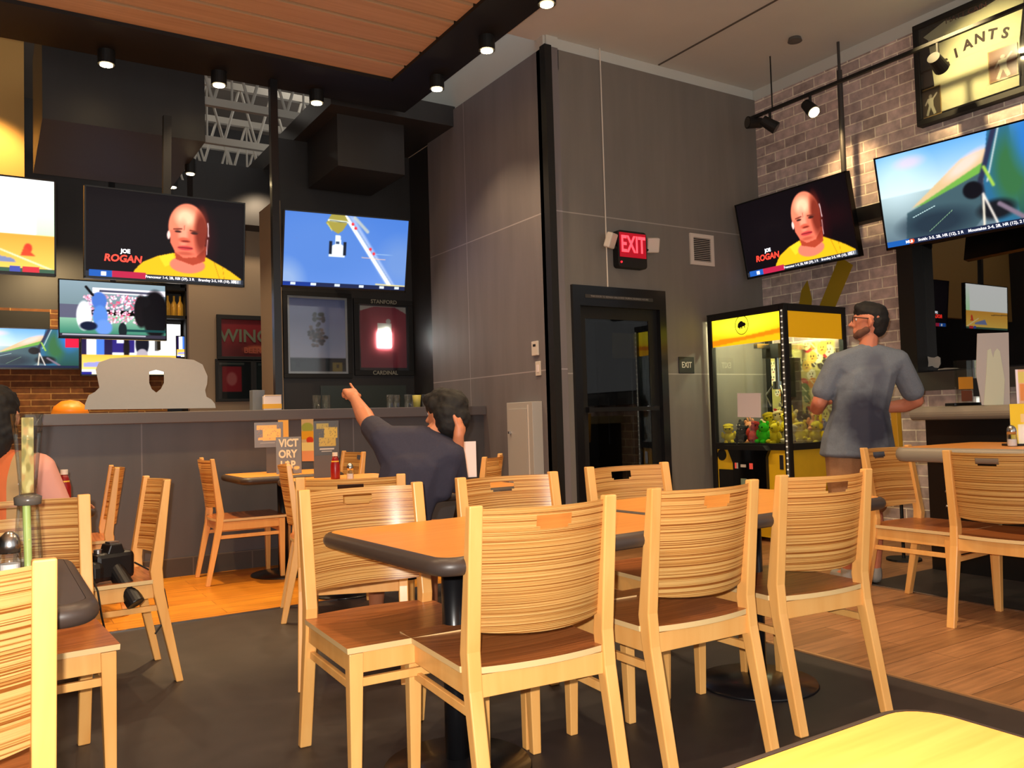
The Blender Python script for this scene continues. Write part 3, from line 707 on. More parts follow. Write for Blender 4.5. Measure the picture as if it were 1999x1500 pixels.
for k, (x, y, z) in enumerate(spots):
    ci = order[(k * 5 + k // 7) % 12] if k % 3 else rr.randrange(8); kd = rr.randrange(3)
    if k == 5: ci, kd = 0, 2
    if k == 2: ci = 3
    if k == 3: ci = 1
    key = (ci, kd)
    if key not in protos:
        o = obj('plush_toy', plush_mesh(kd, rr), pm[ci], smooth=True)
        ey = bmesh.new()
        for s_ in (-1, 1):
            q = bmesh.ops.create_icosphere(ey, subdivisions=1, radius=.007)
            for v_ in q['verts']: v_.co += Vector((s_ * .018, -.048, .14))
        obj('eyes', ey, M['whiteplastic'] if ci == 5 else M['blackgloss'], o)
        protos[key] = o
    else: o = copy_tree(protos[key])
    o.location = (5.97 + x, 5.03 + y, z); o.rotation_euler = (rr.uniform(-.3, .3), rr.uniform(-.3, .3), -PI / 2 + rr.uniform(-.9, .9))
    sc_ = rr.uniform(.85, 1.1); o.scale = (sc_,) * 3
    where = (rowname[k // 6] + ' ' + colname[k % 6]) if k < 24 else 'piled on top of the plush heap'
    g_ = 'plush toys in the claw machine'
    if k >= 24: g_ = '%s %s plush toys piled on top' % (PN[ci], kinds[kd])
    tag(o, '%s %s plush toy %s' % (PN[ci], kinds[kd], where), 'plush toy', g_)
# yellow crossed bands painted on the brick above the machine
ydec = mat('yellow_decal', (170, 140, 20), .6)
def band(pts):
    return prism(pts, 'x', XB - .006, XB - .001)
tag(obj('wall_decal', band([(5.10, 2.03), (4.96, 2.00), (4.94, 2.12), (4.98, 2.30), (5.05, 2.22)]), ydec), 'short mustard yellow streak on the brick above the machine', 'wall decal')
tag(obj('wall_decal', band([(4.90, 1.98), (4.72, 1.98), (4.50, 2.36), (4.58, 2.42), (4.64, 2.44)]), ydec), 'longer slanting mustard yellow streak on the brick wall', 'wall decal')
# narrow yellow thing hanging beyond the man's elbow
y_ = empty('yellow_paddle', (5.62, 3.66, .78), 0, 'narrow tapered yellow object with black foot beyond the standing man', 'paddle')
obj('body', prism([(-.03, .04), (.035, .04), (.055, .36), (-.02, .36)], 'x', -.02, .02), mat('ochre_plastic', (196, 146, 30), .5), y_, bev=.006)
obj('foot', B(-.02, .02, -.02, .03, -.02, .04), M['black'], y_)
y_.rotation_euler = (0, 0, R_(-25))
obj('stem', Cy((0, 0, -.78), (0, 0, -.02), .012), M['black'], y_); obj('stand_disc', Cy((0, 0, -.78), (0, 0, -.765), .12), M['black'], y_)

# ================================================================== TELEVISIONS
def tv(name, loc, yaw, tilt, W, label, me, asp=.585, stem=None, ticker=None, bez=.012, logo=True):
    Hh = W * asp
    t = empty(name, loc, yaw, label, 'television', rx=tilt)
    obj('housing', B(-W / 2, W / 2, .006, .055, -Hh / 2, Hh / 2), M['bezel'], t, bev=.004)
    bm = bmesh.new()
    for (x0, x1, z0, z1) in ((-W / 2, W / 2, Hh / 2 - bez, Hh / 2), (-W / 2, W / 2, -Hh / 2, -Hh / 2 + bez * 1.6), (-W / 2, -W / 2 + bez, -Hh / 2, Hh / 2), (W / 2 - bez, W / 2, -Hh / 2, Hh / 2)):
        box(bm, x0, x1, -.006, .008, z0, z1)
    obj('bezel', bm, M['bezel'], t)
    s = sheet('screen', me, M['screen'], t, (0, .001, bez * .3))
    s.scale = (W - 2 * bez, 1, Hh - 2.6 * bez)
    obj('wall_mount', B(-.12, .12, .055, .11, -.12, .12), M['blackmetal'], t)
    if ticker:
        zt = -(Hh - 2.6 * bez) / 2 + bez * .3 + (Hh) * .028
        for (x, txt, sz, col) in ticker:
            lettering('ticker_text', txt, sz * W, mat('screen_%d_%d_%d' % col, col, .4, emit=col, es=.9), t, (x * W, -.0005, zt), ext=.0002, align='LEFT', off=.0006)
    return t
def bust(p, cx=.64, cy=.0, k=1.0):
    # bald man in a yellow shirt, head and shoulders
    p.ell(.70, .50, .10, .35, (60, 8, 14), soft=.9, al=.6)
    p.poly([(.27, 1), (.29, .90), (.34, .80), (.43, .72), (.53, .67), (.72, .665), (.80, .74), (.90, .83), (.985, .93), (1.0, 1)], (232, 178, 24))
    p.poly([(.44, .72), (.53, .67), (.55, .78), (.48, .84)], (245, 200, 40)); p.line(.80, .74, .84, .95, .004, (150, 100, 10)); p.line(.86, .80, .87, .95, .003, (160, 105, 10))
    p.ell(.625, .80, .115, .10, (224, 120, 96), soft=.1)
    p.poly([(.53, .56), (.75, .56), (.74, .74), (.66, .80), (.55, .74)], (170, 62, 40))
    p.ell(.625, .36, .125, .29, (236, 128, 96), soft=.06)                 # skull
    p.poly([(.51, .40), (.745, .40), (.735, .60), (.68, .70), (.60, .72), (.545, .66), (.515, .55)], (226, 110, 84))
    p.ell(.61, .24, .06, .10, (255, 196, 156), soft=.8); p.ell(.715, .40, .045, .26, (110, 34, 22), soft=.7, al=.9)
    p.ell(.595, .42, .03, .14, (246, 150, 120), soft=.8)
    p.line(.535, .385, .585, .375, .012, (110, 46, 34)); p.line(.64, .385, .70, .395, .012, (110, 46, 34))
    p.ell(.562, .41, .022, .014, (60, 30, 26), soft=.4); p.ell(.668, .415, .024, .015, (60, 28, 24), soft=.4)
    p.line(.605, .33, .60, .39, .005, (160, 70, 50)); p.ell(.60, .505, .036, .03, (205, 90, 66), soft=.5); p.ell(.612, .52, .03, .012, (130, 40, 30), soft=.5)
    p.ell(.61, .60, .05, .026, (196, 60, 62), soft=.3); p.line(.565, .598, .655, .60, .006, (90, 14, 20))
    p.ell(.61, .665, .05, .02, (190, 84, 62), soft=.8)
    p.ell(.502, .46, .010, .05, (255, 210, 200), soft=.3); p.line(.757, .28, .762, .44, .006, (255, 225, 225)); p.line(.754, .48, .752, .66, .005, (250, 200, 200))
def screen_bust():
    p = Pic(230, 130, (9, 5, 8)); p.ell(.3, .5, .5, .5, (14, 9, 13), soft=1.5); bust(p)
    p.blur(1)
    p.rect(0, .945, 1, 1, (40, 44, 54)); p.rect(.02, .93, .155, 1, (30, 86, 170)); p.rect(.155, .93, .36, 1, (176, 32, 66)); p.rect(.09, .945, .12, .985, (230, 230, 240)); p.rect(.915, .945, .985, .99, (110, 116, 126))
    return p.mesh('screen', 1, 1)
def screen_car():
    p = Pic(220, 124); p.grad((96, 158, 226), (196, 214, 214), 0, .45); p.grad((150, 170, 170), (84, 104, 116), .45, 1)
    p.ell(.12, .3, .16, .3, (206, 230, 240), soft=1.2, al=.6); p.ell(.2, .12, .08, .06, (226, 190, 200), soft=1, al=.6)
    p.poly([(.18, .62), (.50, .22), (.66, .16), (.62, .36), (.40, .50)], (206, 176, 130)); p.poly([(.2, .62), (.62, .30), (.60, .40), (.36, .56)], (104, 160, 66)); p.ell(.52, .28, .12, .06, (240, 196, 180), soft=.9, rot=-.5)
    p.poly([(.15, .66), (.6, .40), (.62, .8), (.5, 1), (.12, 1)], (60, 84, 92)); p.ell(.32, .82, .2, .14, (34, 48, 60), soft=.8)
    p.poly([(.66, 0), (1, 0), (1, 1), (.66, 1), (.60, .60)], (40, 96, 130)); p.grad((60, 120, 170), (30, 70, 60), 0, 1, .78, 1); p.ell(.76, .45, .09, .35, (50, 100, 60), soft=.8); p.ell(.9, .2, .1, .3, (40, 110, 190), soft=1)
    p.line(.70, -.02, .595, .48, .035, (40, 44, 70)); p.line(.595, .46, .60, .75, .03, (40, 44, 60)); p.line(.72, 0, .63, .5, .010, (190, 200, 200))
    p.ell(.545, .56, .055, .09, (14, 14, 20), soft=.15); p.ell(.66, .80, .10, .10, (20, 22, 28), soft=.5)
    p.line(.60, .62, .585, .95, .014, (226, 216, 196)); p.line(.60, .62, .66, .95, .014, (220, 210, 200)); p.line(.68, .75, .80, .93, .03, (120, 104, 120))
    p.line(.62, .35, .66, .55, .02, (150, 190, 70)); p.blur(2)
    p.line(.18, .72, .32, .64, .004, (190, 220, 220)); p.line(.27, .90, .42, .72, .003, (130, 170, 130))
    p.rect(.86, .12, 1, .46, (214, 20, 60)); p.rect(.86, .06, 1, .11, (190, 200, 200))
    p.rect(0, .94, 1, 1, (24, 34, 60)); p.rect(0, .94, .14, 1, (24, 84, 160)); p.ell(.155, .97, .016, .026, (230, 80, 30))
    return p.mesh('screen', 1, 1)
def screen_track():
    p = Pic(210, 118); p.grad((66, 112, 190), (92, 130, 200)); p.ell(.3, .5, .35, .5, (78, 120, 192), soft=1)
    p.ell(0.02, .95, .12, .25, (150, 170, 200), soft=1, al=.7); p.ell(.95, .6, .16, .3, (110, 140, 190), soft=1, al=.6)
    p.line(.52, .05, .90, 1.0, .07, (190, 200, 226), al=.6); p.line(.47, 0, .90, 1.02, .03, (250, 250, 250)); p.line(.50, 0, .92, 1.0, .006, (120, 140, 170)); p.line(.55, .02, .66, .20, .03, (200, 196, 170), al=.7)
    p.line(0, .50, .45, .50, .004, (190, 206, 230)); p.line(.6, .50, 1, .51, .003, (150, 180, 210)); p.line(.62, .56, .82, .575, .006, (230, 180, 150)); p.line(0, .95, .15, .955, .01, (214, 180, 150)); p.line(.75, .93, 1, .94, .012, (220, 200, 130))
    for x, y in ((.535, .11), (.56, .165), (.69, .44), (.72, .50)): p.ell(x, y, .012, .022, (226, 50, 60), soft=.2)
    p.poly([(.36, .0), (.47, .0), (.50, .08), (.46, .20), (.42, .26), (.36, .20), (.32, .12)], (150, 138, 60)); p.line(.34, .08, .49, .09, .016, (220, 230, 220)); p.line(.35, .085, .485, .095, .006, (50, 60, 60)); p.line(.33, .12, .37, .22, .006, (220, 210, 110))
    p.poly([(.40, .28), (.44, .28), (.45, .40), (.47, .42), (.48, .58), (.35, .58), (.36, .44), (.40, .40)], (214, 222, 226)); p.rect(.35, .36, .375, .54, (20, 26, 40)); p.rect(.465, .36, .49, .55, (20, 26, 40)); p.rect(.405, .36, .435, .40, (40, 60, 90))
    p.blur(1); p.rect(0, .945, 1, 1, (20, 50, 130)); p.rect(.25, .945, 1, 1, (26, 36, 70))
    for x in (.08, .24, .43, .63, .80, .93): p.rect(x - .02, .955, x + .02, .985, (200, 210, 225))
    return p.mesh('screen', 1, 1)
def screen_court():
    p = Pic(180, 106); p.grad((255, 255, 250), (250, 252, 244), 0, .60); p.grad((255, 255, 250), (200, 250, 190), 0, .6, .9, 1); p.grad((226, 158, 60), (244, 200, 90), .60, 1)
    p.poly([(0, .64), (.4, .66), (.4, .68), (0, .66)], (120, 90, 50)); p.poly([(.55, .78), (.78, .86), (.80, .90), (.5, .90)], (120, 130, 170)); p.line(.70, .76, 1, .97, .008, (252, 240, 220)); p.ell(.86, .74, .022, .05, (220, 60, 40)); p.poly([(.84, .72), (.90, .82), (.82, .82)], (214, 70, 40))
    p.blur(1); p.rect(0, .955, 1, 1, (60, 90, 70)); p.rect(.83, .94, .92, 1, (200, 50, 60)); p.rect(.76, .94, .82, 1, (70, 80, 160)); return p.mesh('screen', 1, 1)
def screen_batter():
    p = Pic(160, 92); p.grad((130, 150, 160), (110, 130, 136), 0, .5); p.grad((150, 190, 160), (40, 110, 90), .6, 1)
    p.rect(.30, .10, 1, .20, (250, 240, 250)); p.rect(.36, .14, .9, .18, (80, 80, 100)); rr = random.Random(5)
    for k in range(420):
        x, y = rr.uniform(.22, .78), rr.uniform(.22, .74); p.ell(x, y, .010, .018, rr.choice([(240, 170, 200), (255, 240, 250), (214, 90, 120), (250, 200, 214), (190, 140, 160)]), soft=.3)
    p.rect(0, .42, .2, .66, (90, 90, 110)); p.ell(.22, .62, .07, .26, (252, 246, 250), soft=.2); p.ell(.36, .34, .07, .16, (70, 110, 190), soft=.2); p.ell(.37, .62, .07, .20, (84, 130, 206), soft=.2); p.ell(.40, .82, .08, .14, (100, 140, 210), soft=.3); p.ell(.26, .80, .08, .08, (20, 26, 50), soft=.3)
    p.line(.24, .10, .30, .24, .03, (16, 16, 20)); p.ell(.76, .5, .07, .3, (16, 12, 16), soft=.2); p.ell(.90, .55, .13, .45, (10, 8, 12), soft=.2); p.ell(.80, .32, .05, .10, (14, 12, 16), soft=.2); p.ell(.58, .86, .04, .14, (20, 30, 34), soft=.2)
    p.rect(.62, .84, 1, .88, (16, 60, 60)); p.rect(0, .94, 1, 1, (50, 46, 60)); p.rect(.02, .955, .8, .975, (170, 170, 180)); return p.mesh('screen', 1, 1)
def screen_court2():
    p = Pic(140, 90); p.grad((252, 252, 255), (250, 250, 250), 0, .62); p.rect(.0, .0, .05, .62, (30, 20, 60)); p.rect(.14, 0, .22, .62, (70, 120, 220)); p.rect(.22, 0, .30, .62, (30, 20, 60)); p.rect(.30, 0, .52, .58, (40, 30, 110)); p.rect(.34, 0, .42, .40, (220, 220, 250)); p.ell(.44, .50, .03, .3, (20, 14, 16)); p.ell(.60, .40, .07, .25, (14, 16, 30)); p.ell(.60, .62, .06, .12, (170, 160, 170))
    p.grad((248, 180, 60), (255, 224, 140), .62, 1); p.poly([(.02, .78), (.3, .74), (.25, .86), (.02, .86)], (150, 150, 210)); p.poly([(0, .9), (1, .9), (1, 1), (0, 1)], (250, 246, 240)); p.rect(0, .95, .1, 1, (30, 30, 130)); p.blur(1); return p.mesh('screen', 1, 1)
mb, mc_ = screen_bust(), screen_car()
ftv = ((-.46, '', .02, (230, 232, 240)), (-.335 + .02, '', .02, (230, 232, 240)), (-.14, 'Francoeur 1-4, 2B, RBI (29), 2 R    Brantley 2-5, HR (10), 3 R', .0235, (235, 236, 242)), (.42, 'FS1', .03, (235, 236, 242)))
ftv = tuple(x for x in ftv if x[1])
def rogan(t, W):
    Hh = W * .585; red = mat('screen_red', (240, 50, 40), .4, emit=(255, 55, 40), es=1.6)
    lettering('caption', 'ROGAN', .062 * W, red, t, (-.275 * W, -.001, -.155 * W), ext=.0003, off=.0022, shear=.15)
    lettering('caption', 'JOE', .035 * W, mat('screen_white', (240, 245, 255), .4, emit=(240, 245, 255), es=1.8), t, (-.26 * W, -.001, -.106 * W), ext=.0003, off=.0016)
t2 = tv('television', (1.228, 7.109, 2.645), R_(.86), R_(5.5), 1.22, 'large television showing a bald man in yellow, hung over the bar', mb, ticker=ftv); rogan(t2, 1.22)
obj('ceiling_stem', B(-.03, .03, .06, .12, .1, 1.0), M['beam'], t2)
t1 = tv('television', (-.19, 6.95, 2.615), 0, R_(2), 1.22, 'television with blown out basketball court, cut off at the left edge', screen_court())
obj('ceiling_stem', B(-.03, .03, .06, .12, .1, 1.3), M['blackmetal'], t1)
t3 = tv('television', (1.178, 10.15, 2.44), R_(2.5), R_(0), 1.10, 'small television with baseball batter below the larger hanging one', screen_batter())
obj('ceiling_stem', B(-.03, .03, .06, .12, .1, 2.0), M['blackmetal'], t3)
t4 = tv('television', (2.90, 7.50, 2.742), R_(-4.9), R_(14), 1.22, 'television showing a blue race track above the framed pictures', screen_track())
obj('ceiling_stem', B(-.04, .04, .06, .5, -.05, .05), M['blackmetal'], t4)
t5 = tv('television', (6.05, 4.852, 2.718), R_(-90.7), R_(11), 1.22, 'television on the brick wall showing a bald man in yellow', mb, ticker=ftv); rogan(t5, 1.22)
t6 = tv('television', (5.917, 3.249, 2.676), R_(-82), R_(11.6), 1.22, 'television showing a race car cockpit at the top right', mc_, ticker=((-.375, 'MLB', .024, (235, 236, 242)), (-.30, 'Smith: 3-5, 2B, HR (12), 2 R    Moustakas 2-4, 2B, HR (12), 2 R', .0235, (235, 236, 242))))
lettering('screen_letter', 'S', .26, mat('screen_white', (240, 245, 255), .4), t6, (.51, -.001, .13), ext=.0003, off=.006, shear=.2)
t7 = tv('television', (.40, 11.32, 2.10), 0, R_(6), 1.06, 'dim television with race car view on the bar brick wall, far left', mc_, asp=.46)
t8 = tv('television', (1.52, 11.34, 2.12), 0, R_(4), 1.16, 'television with bright basketball court behind the grey cut-out sign', screen_court2())
o = tv('television', (2.26, 11.2, 2.15), R_(-20), 0, .5, 'small slim television sliver between the batter screen and the beige wall', screen_court2())
bm = bmesh.new(); cyl(bm, (6.20, 4.42, 2.5), (6.20, 4.42, 4.02), .022); cyl(bm, (6.20, 4.42, 4.0), (6.20, 4.42, ZC), .012)
pl = empty('tv_ceiling_pole', (0, 0, 0), 0, 'vertical black pole from the ceiling to the television on the brick wall', 'pole')
obj('pole', bm, mat('pole_grey', (58, 54, 52), .5), pl)
obj('cross_beam', B(6.14, 6.26, 3.2, 4.9, 2.66, 2.78), M['black'], pl)

# ================================================================== PICTURES ON THE DARK WALL
def framed(name, x0, x1, z0, z1, y, label, pic, cat='framed picture', fcol='black', fw=.05, inner=None, glass=True, mw=0):
    cx_, cz_ = (x0 + x1) / 2, (z0 + z1) / 2; W, Hh = x1 - x0, z1 - z0
    t = empty(name, (cx_, y, cz_), 0, label, cat); bm = bmesh.new(); w, h = W / 2 + fw, Hh / 2 + fw
    box(bm, -w, w, -.03, 0, Hh / 2, h); box(bm, -w, w, -.03, 0, -h, -Hh / 2); box(bm, -w, -W / 2, -.03, 0, -Hh / 2, Hh / 2); box(bm, W / 2, w, -.03, 0, -Hh / 2, Hh / 2)
    obj('frame', bm, M[fcol], t, bev=.003)
    sheet('picture', pic.mesh('picture', W, Hh), M['print'], t, (0, -.006, 0))
    if inner:
        bm = bmesh.new(); w, h = W / 2, Hh / 2; q = .022
        box(bm, -w, w, -.014, -.007, h - q, h); box(bm, -w, w, -.014, -.007, -h, -h + q); box(bm, -w, -w + q, -.014, -.007, -h + q, h - q); box(bm, w - q, w, -.014, -.007, -h + q, h - q)
        obj('mat_border', bm, inner, t)
    if glass: obj('glass', B(-W / 2, W / 2, -.022, -.02, -Hh / 2, Hh / 2), M['frameglass'], t)
    return t
p = Pic(90, 112); p.grad((150, 156, 200), (235, 230, 245), 0, .8); rr = random.Random(9)
p.ell(.7, .55, .3, .15, (190, 200, 225), soft=1, al=.5)
for k in range(60):
    ang = rr.random() * 6.28; r_ = rr.random() * .12; p.ell(.50 + r_ * math.cos(ang) * 1.3, .50 + r_ * 1.4 * math.sin(ang), .03, .02, rr.choice([(70, 60, 60), (120, 104, 100), (150, 120, 110), (50, 46, 60)]), soft=.4)
for k in range(22): p.ell(.52 + rr.uniform(-.08, .08), .27 + rr.uniform(-.05, .05), .03, .018, rr.choice([(60, 66, 60), (90, 80, 80)]), soft=.4)
for k in range(30): p.ell(rr.random(), .93 + rr.uniform(-.01, .08) - .07 * abs(math.sin(k)) * (k % 3 > 0), .09, .05, (38, 42, 34), soft=.4)
p.rect(0, .95, 1, 1, (60, 54, 50)); p.rect(.74, .85, .90, .98, (170, 140, 50)); p.rect(.80, .88, .85, .92, (90, 70, 30)); p.blur(1)
framed('framed_poster', 2.520, 3.150, 1.622, 2.41, Y3, 'white bordered framed photo of team leaping against blue sky', p, inner=M['whiteplastic'], fw=.045)
p = Pic(100, 110, (34, 34, 32)); p.rect(.04, .02, .96, .96, (178, 62, 76)); p.ell(.12, .35, .1, .3, (150, 24, 44), soft=1)
p.poly([(.04, .02), (.96, .02), (.96, .12), (.75, .035), (.3, .035), (.04, .10)], (220, 216, 196))
p.ell(.5, .5, .4, .4, (226, 120, 124), soft=1.4, al=.7); p.rect(.38, .28, .66, .64, (226, 220, 206)); p.ell(.6, .25, .05, .04, (210, 200, 190))
framed('framed_jersey', 3.275, 3.84, 1.66, 2.36, Y3, 'framed dark red jersey lettered STANFORD CARDINAL with a glowing patch for glare', p, 'framed jersey', fw=.055)
fj = [o for o in COL.objects if o.name.startswith('framed_jersey')][0]
lt = mat('dim_gold_letter', (150, 146, 130), .5)
lettering('letters', 'STANFORD', .058, lt, fj, (0, -.031, .378), ext=.0005, off=.001); lettering('letters', 'CARDINAL', .058, lt, fj, (0, -.031, -.378), ext=.0005, off=.001)
gp = obj('glare_patch', prism([(-.075, -.11), (.08, -.11), (.085, .05), (.05, .075), (.06, .10), (.02, .10), (.015, .07), (-.05, .075), (-.075, .05)], 'y', -.0185, -.0175), mat('glare_white', (255, 252, 240), .4, emit=(255, 252, 240), es=16), fj)  # glare on the picture glass, put in as a glowing patch
tag(gp, 'glowing white patch put in for glare')
# shelf below with glasses
tag(obj('dark_mirror', B(2.85, 3.8, Y3 - .012, Y3, 1.18, 1.50), mat('dim_mirror', (66, 74, 70), .35, metal=.3)), 'dull greenish panel on the dark wall below the frames', 'wall panel')
p = Pic(110, 64, (120, 34, 40)); p.ell(.5, .9, .5, .3, (80, 24, 26), soft=1); p.ell(.6, .8, .2, .1, (170, 90, 60), soft=.8); p.blur(1)
fw_ = framed('framed_sign', 2.20, 2.85, 1.90, 2.32, 9.6, 'black framed dark red sign lettered WINGS on the beige wall', p, 'framed sign', fw=.05, glass=False)
lettering('letters', 'WINGS', .20, mat('dim_green_letter', (96, 104, 84), .6), fw_, (-.02, -.012, .02), ext=.001, off=.004)
lettering('letters', 'BEER', .09, mat('dim_red_letter', (150, 70, 50), .6), fw_, (.02, -.012, -.14), ext=.001, off=.002)
p = Pic(60, 70, (30, 34, 28)); p.rect(.12, .12, .72, .8, (190, 40, 44)); p.ell(.42, .46, .16, .18, (230, 120, 110), soft=.3); p.rect(.05, .02, .8, .08, (120, 120, 100)); p.blur(1)
framed('framed_banner', 2.16, 2.52, 1.42, 1.84, 9.6, 'dark shadow box with small red pennant below the red sign', p, 'framed picture', fw=.03)
p = Pic(60, 70, (36, 44, 36)); p.rect(.1, .03, .9, .09, (150, 150, 130)); p.ell(.5, .5, .5, .5, (48, 56, 46), soft=1)
framed('framed_banner', 2.58, 2.86, 1.42, 1.84, 9.6, 'empty looking green black shadow box right of the pennant', p, 'framed picture', fw=.03)

# small framed pictures and shelves on the bar brick wall
tag(obj('framed_print', B(-.9, .62, YBACK - .06, YBACK, 2.36, 2.56), M['black']), 'long black frame above the dim race car television', 'framed picture')
bk = empty('back_bar_shelf', (1.0, 11.3, 0), 0, 'black shelving unit behind the bar with amber bottles', 'shelf')
obj('shelf_board', B(.4, 1.15, -.15, .15, 2.50, 2.54), M['black'], bk); obj('shelf_board', B(.4, 1.15, -.15, .15, 2.86, 2.90), M['black'], bk); obj('upright', B(1.12, 1.16, -.15, .15, 1.0, 3.3), M['black'], bk); obj('upright', B(.78, .82, -.15, .15, 2.1, 3.3), M['black'], bk)
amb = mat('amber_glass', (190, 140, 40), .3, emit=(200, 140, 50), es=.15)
for k in range(4):
    o = obj('liquor_bottle', lathe([(0, 0), (.035, 0), (.035, .16), (.012, .21), (.012, .27), (0, .27)], 14), amb, smooth=True); o.location = (1.86 + k * .075, 11.3, 2.54)
    tag(o, 'amber bottle on the back bar shelf behind the televisions', 'bottle', 'amber bottles on the back bar shelf')

# ---- framed baseball jersey on the brick wall (faces -X)
fg = empty('framed_jersey', (XB - .02, 3.34, 3.76), -PI / 2, 'big black framed cream baseball jersey lettered GIANTS, top right corner', 'framed jersey')
W, Hh = .94, .82
bm = bmesh.new(); w, h = W / 2, Hh / 2; q = .045
box(bm, -w, w, -.06, .02, h - q, h); box(bm, -w, w, -.06, .02, -h, -h + q); box(bm, -w, -w + q, -.06, .02, -h + q, h - q); box(bm, w - q, w, -.06, .02, -h + q, h - q)
obj('frame', bm, M['black'], fg, bev=.004)
obj('backing', B(-w + q, w - q, -.01, .0, -h + q, h - q), mat('jersey_backing', (40, 26, 20), .7), fg)
obj('jersey', prism([(-.40, .30), (-.36, .26), (-.33, -.10), (-.34, -.34), (.30, -.34), (.32, .0), (.36, .26), (.40, .32), (.22, .36), (.06, .33), (-.06, .33), (-.22, .36)], 'y', -.025, -.01), mat('cream_jersey', (236, 222, 170), .8, noise=.06, nscale=8), fg)
orng = mat('dark_letter', (60, 34, 20), .6)
for k, ch in enumerate('GIANTS'):
    u = -.235 + k * .092; lettering('jersey_letter', ch, .105, orng, fg, (u, -.028, .015 + .07 * (1 - ((k - 2.6) / 2.6) ** 2) + .01 * k), ext=.002, off=.003, rot=(PI / 2, R_((k - 2.5) * 7), 0))
lettering('name_letters', 'MATT CAIN', .06, mat('rust_letter', (110, 46, 30), .6), fg, (-.05, -.066 + .03, .345), ext=.001)
for k, (u, vz, w_, h_) in enumerate(((-.36, -.24, .17, .23), (.20, -.14, .21, .24))):
    p = Pic(40, 52, (84, 70, 50) if not k else (150, 100, 70)); p.ell(.5, .3, .08, .07, (200, 180, 150), soft=.4); p.poly([(.35, .36), (.65, .36), (.62, .62), (.75, .92), (.62, .95), (.5, .68), (.36, .95), (.26, .92), (.4, .62)], (226, 210, 170)); p.line(.62, .4, .8, .25, .04, (220, 200, 170)); p.line(.38, .4, .25, .55, .04, (220, 200, 170))
    p.rect(0, 0, 1, .03, (190, 150, 80)); p.rect(0, .97, 1, 1, (190, 150, 80)); p.rect(0, 0, .04, 1, (190, 150, 80)); p.rect(.96, 0, 1, 1, (190, 150, 80))
    sheet('player_photo', p.mesh('player_photo', w_, h_), M['print'], fg, (u, -.034, vz))
obj('glass', B(-w + q, w - q, -.052, -.05, -h + q, h - q), M['frameglass'], fg)

# ================================================================== CEILING LIGHTS
warm = (1.0, .72, .42)
bulbm = mat('lamp_warm', (255, 240, 200), .3, emit=(255, 226, 170), es=30)
def downlight(x, y, z, power, label, tilt=(0, 0, 0), spot=R_(110)):
    t = empty('downlight', (x, y, z), 0, label, 'ceiling light', 'downlights on the black beam')
    obj('can', Cy((0, 0, -.005), (0, 0, BZ - z + .001), .062, seg=20), M['black'], t)
    obj('lamp', Cy((0, 0, -.012), (0, 0, -.006), .045, seg=20), bulbm, t)
    point('downlight_beam', (x, y, z - .03), power, warm, .04, 'SPOT', spot_size=spot, spot_blend=.6, rot=tilt)
for k, (x, nm) in enumerate(((.76, 'leftmost of the three'), (1.59, 'middle one of the three'), (2.41, 'rightmost of the three'))):
    downlight(x, 6.88, 3.90, 55, 'lit warm downlight on the far black beam, %s' % nm)
for k, (y, nm) in enumerate(((6.12, 'farthest'), (5.29, 'second farthest'), (4.49, 'nearest, cut by the top edge'))):
    downlight(3.19, y, 3.90, 38, 'lit warm downlight on the side beam, %s' % nm)
for (x, y) in ((-.4, 6.88), (-.4, 3.5), (1.2, 1.5), (3.19, 3.69), (3.19, 2.89), (3.19, 2.09), (1.0, 3.2)):  # unseen spots without cans; those off the beams added to brighten the tables
    point('downlight_beam', (x, y, 3.85), 60, warm, .05, 'SPOT', spot_size=R_(110), spot_blend=.6)
for k, (x, y, z) in enumerate(((1.62, 8.2, 3.52), (1.62, 9.1, 3.62))):
    t = empty('track_spotlight', (x, y, z), 0, 'small lit track spotlight by the left bulkhead, %s one' % ('nearer', 'farther')[k], 'ceiling light')
    obj('body', Cy((0, 0, 0), (0, 0, .14), .05, seg=16), M['black'], t); obj('lamp', Cy((0, 0, -.006), (0, 0, 0), .035, seg=16), bulbm, t); obj('stem', Cy((0, 0, .14), (0, 0, .5), .01, seg=8), M['black'], t)
    point('spot_beam', (x, y, z - .03), 20, warm, .04, 'SPOT', spot_size=R_(100), spot_blend=.6)
# track rail by the brick wall
tr = empty('track_rail', (0, 0, 0), 0, 'long black lighting rail running along the brick wall', 'track rail')
obj('rail', B(5.885, 5.915, 2.0, 5.20, 3.775, 3.80), M['black'], tr)
obj('rod', Cy((5.9, 4.9, 3.8), (5.9, 4.9, ZC), .006), M['black'], tr); obj('rod', Cy((5.9, 2.6, 3.8), (5.9, 2.6, ZC), .006), M['black'], tr)
def spotlamp(y, z, aim, label, on_=False):
    t = empty('track_spotlight', (5.9, y, z), 0, label, 'ceiling light'); d = Vector(aim).normalized()
    obj('arm', Cy((0, 0, 0), (0, 0, 3.78 - z), .012, seg=10), M['black'], t)
    obj('head', Cy(-d * .08, d * .06, .045, .055, seg=18), M['black'], t)
    o = obj('lamp', Cy(d * .061, d * .066, .045, seg=18), bulbm if on_ else mat('lamp_off', (60, 56, 50), .3), t)
spotlamp(5.12, 3.74, (-1, .3, -.05), 'unlit black track spotlight at the far end of the rail')
spotlamp(4.93, 3.66, (.5, -.6, -.6), 'unlit round track spotlight just below the rail end')
spotlamp(4.50, 3.66, (-.15, -.75, -.85), 'lit track spotlight hanging from the rail by the pole', True)
spotlamp(3.38, 3.62, (.8, .1, -.3), 'dark round track spotlight in front of the framed jersey')
def aim(o, tgt):
    o.rotation_euler = (Vector(tgt) - o.location).to_track_quat('-Z', 'Y').to_euler()
o = point('track_beam', (5.86, 4.42, 3.58), 26, (1, .68, .32), .03, 'SPOT', spot_size=R_(75), spot_blend=.7); aim(o, (6.38, 4.45, 2.95))
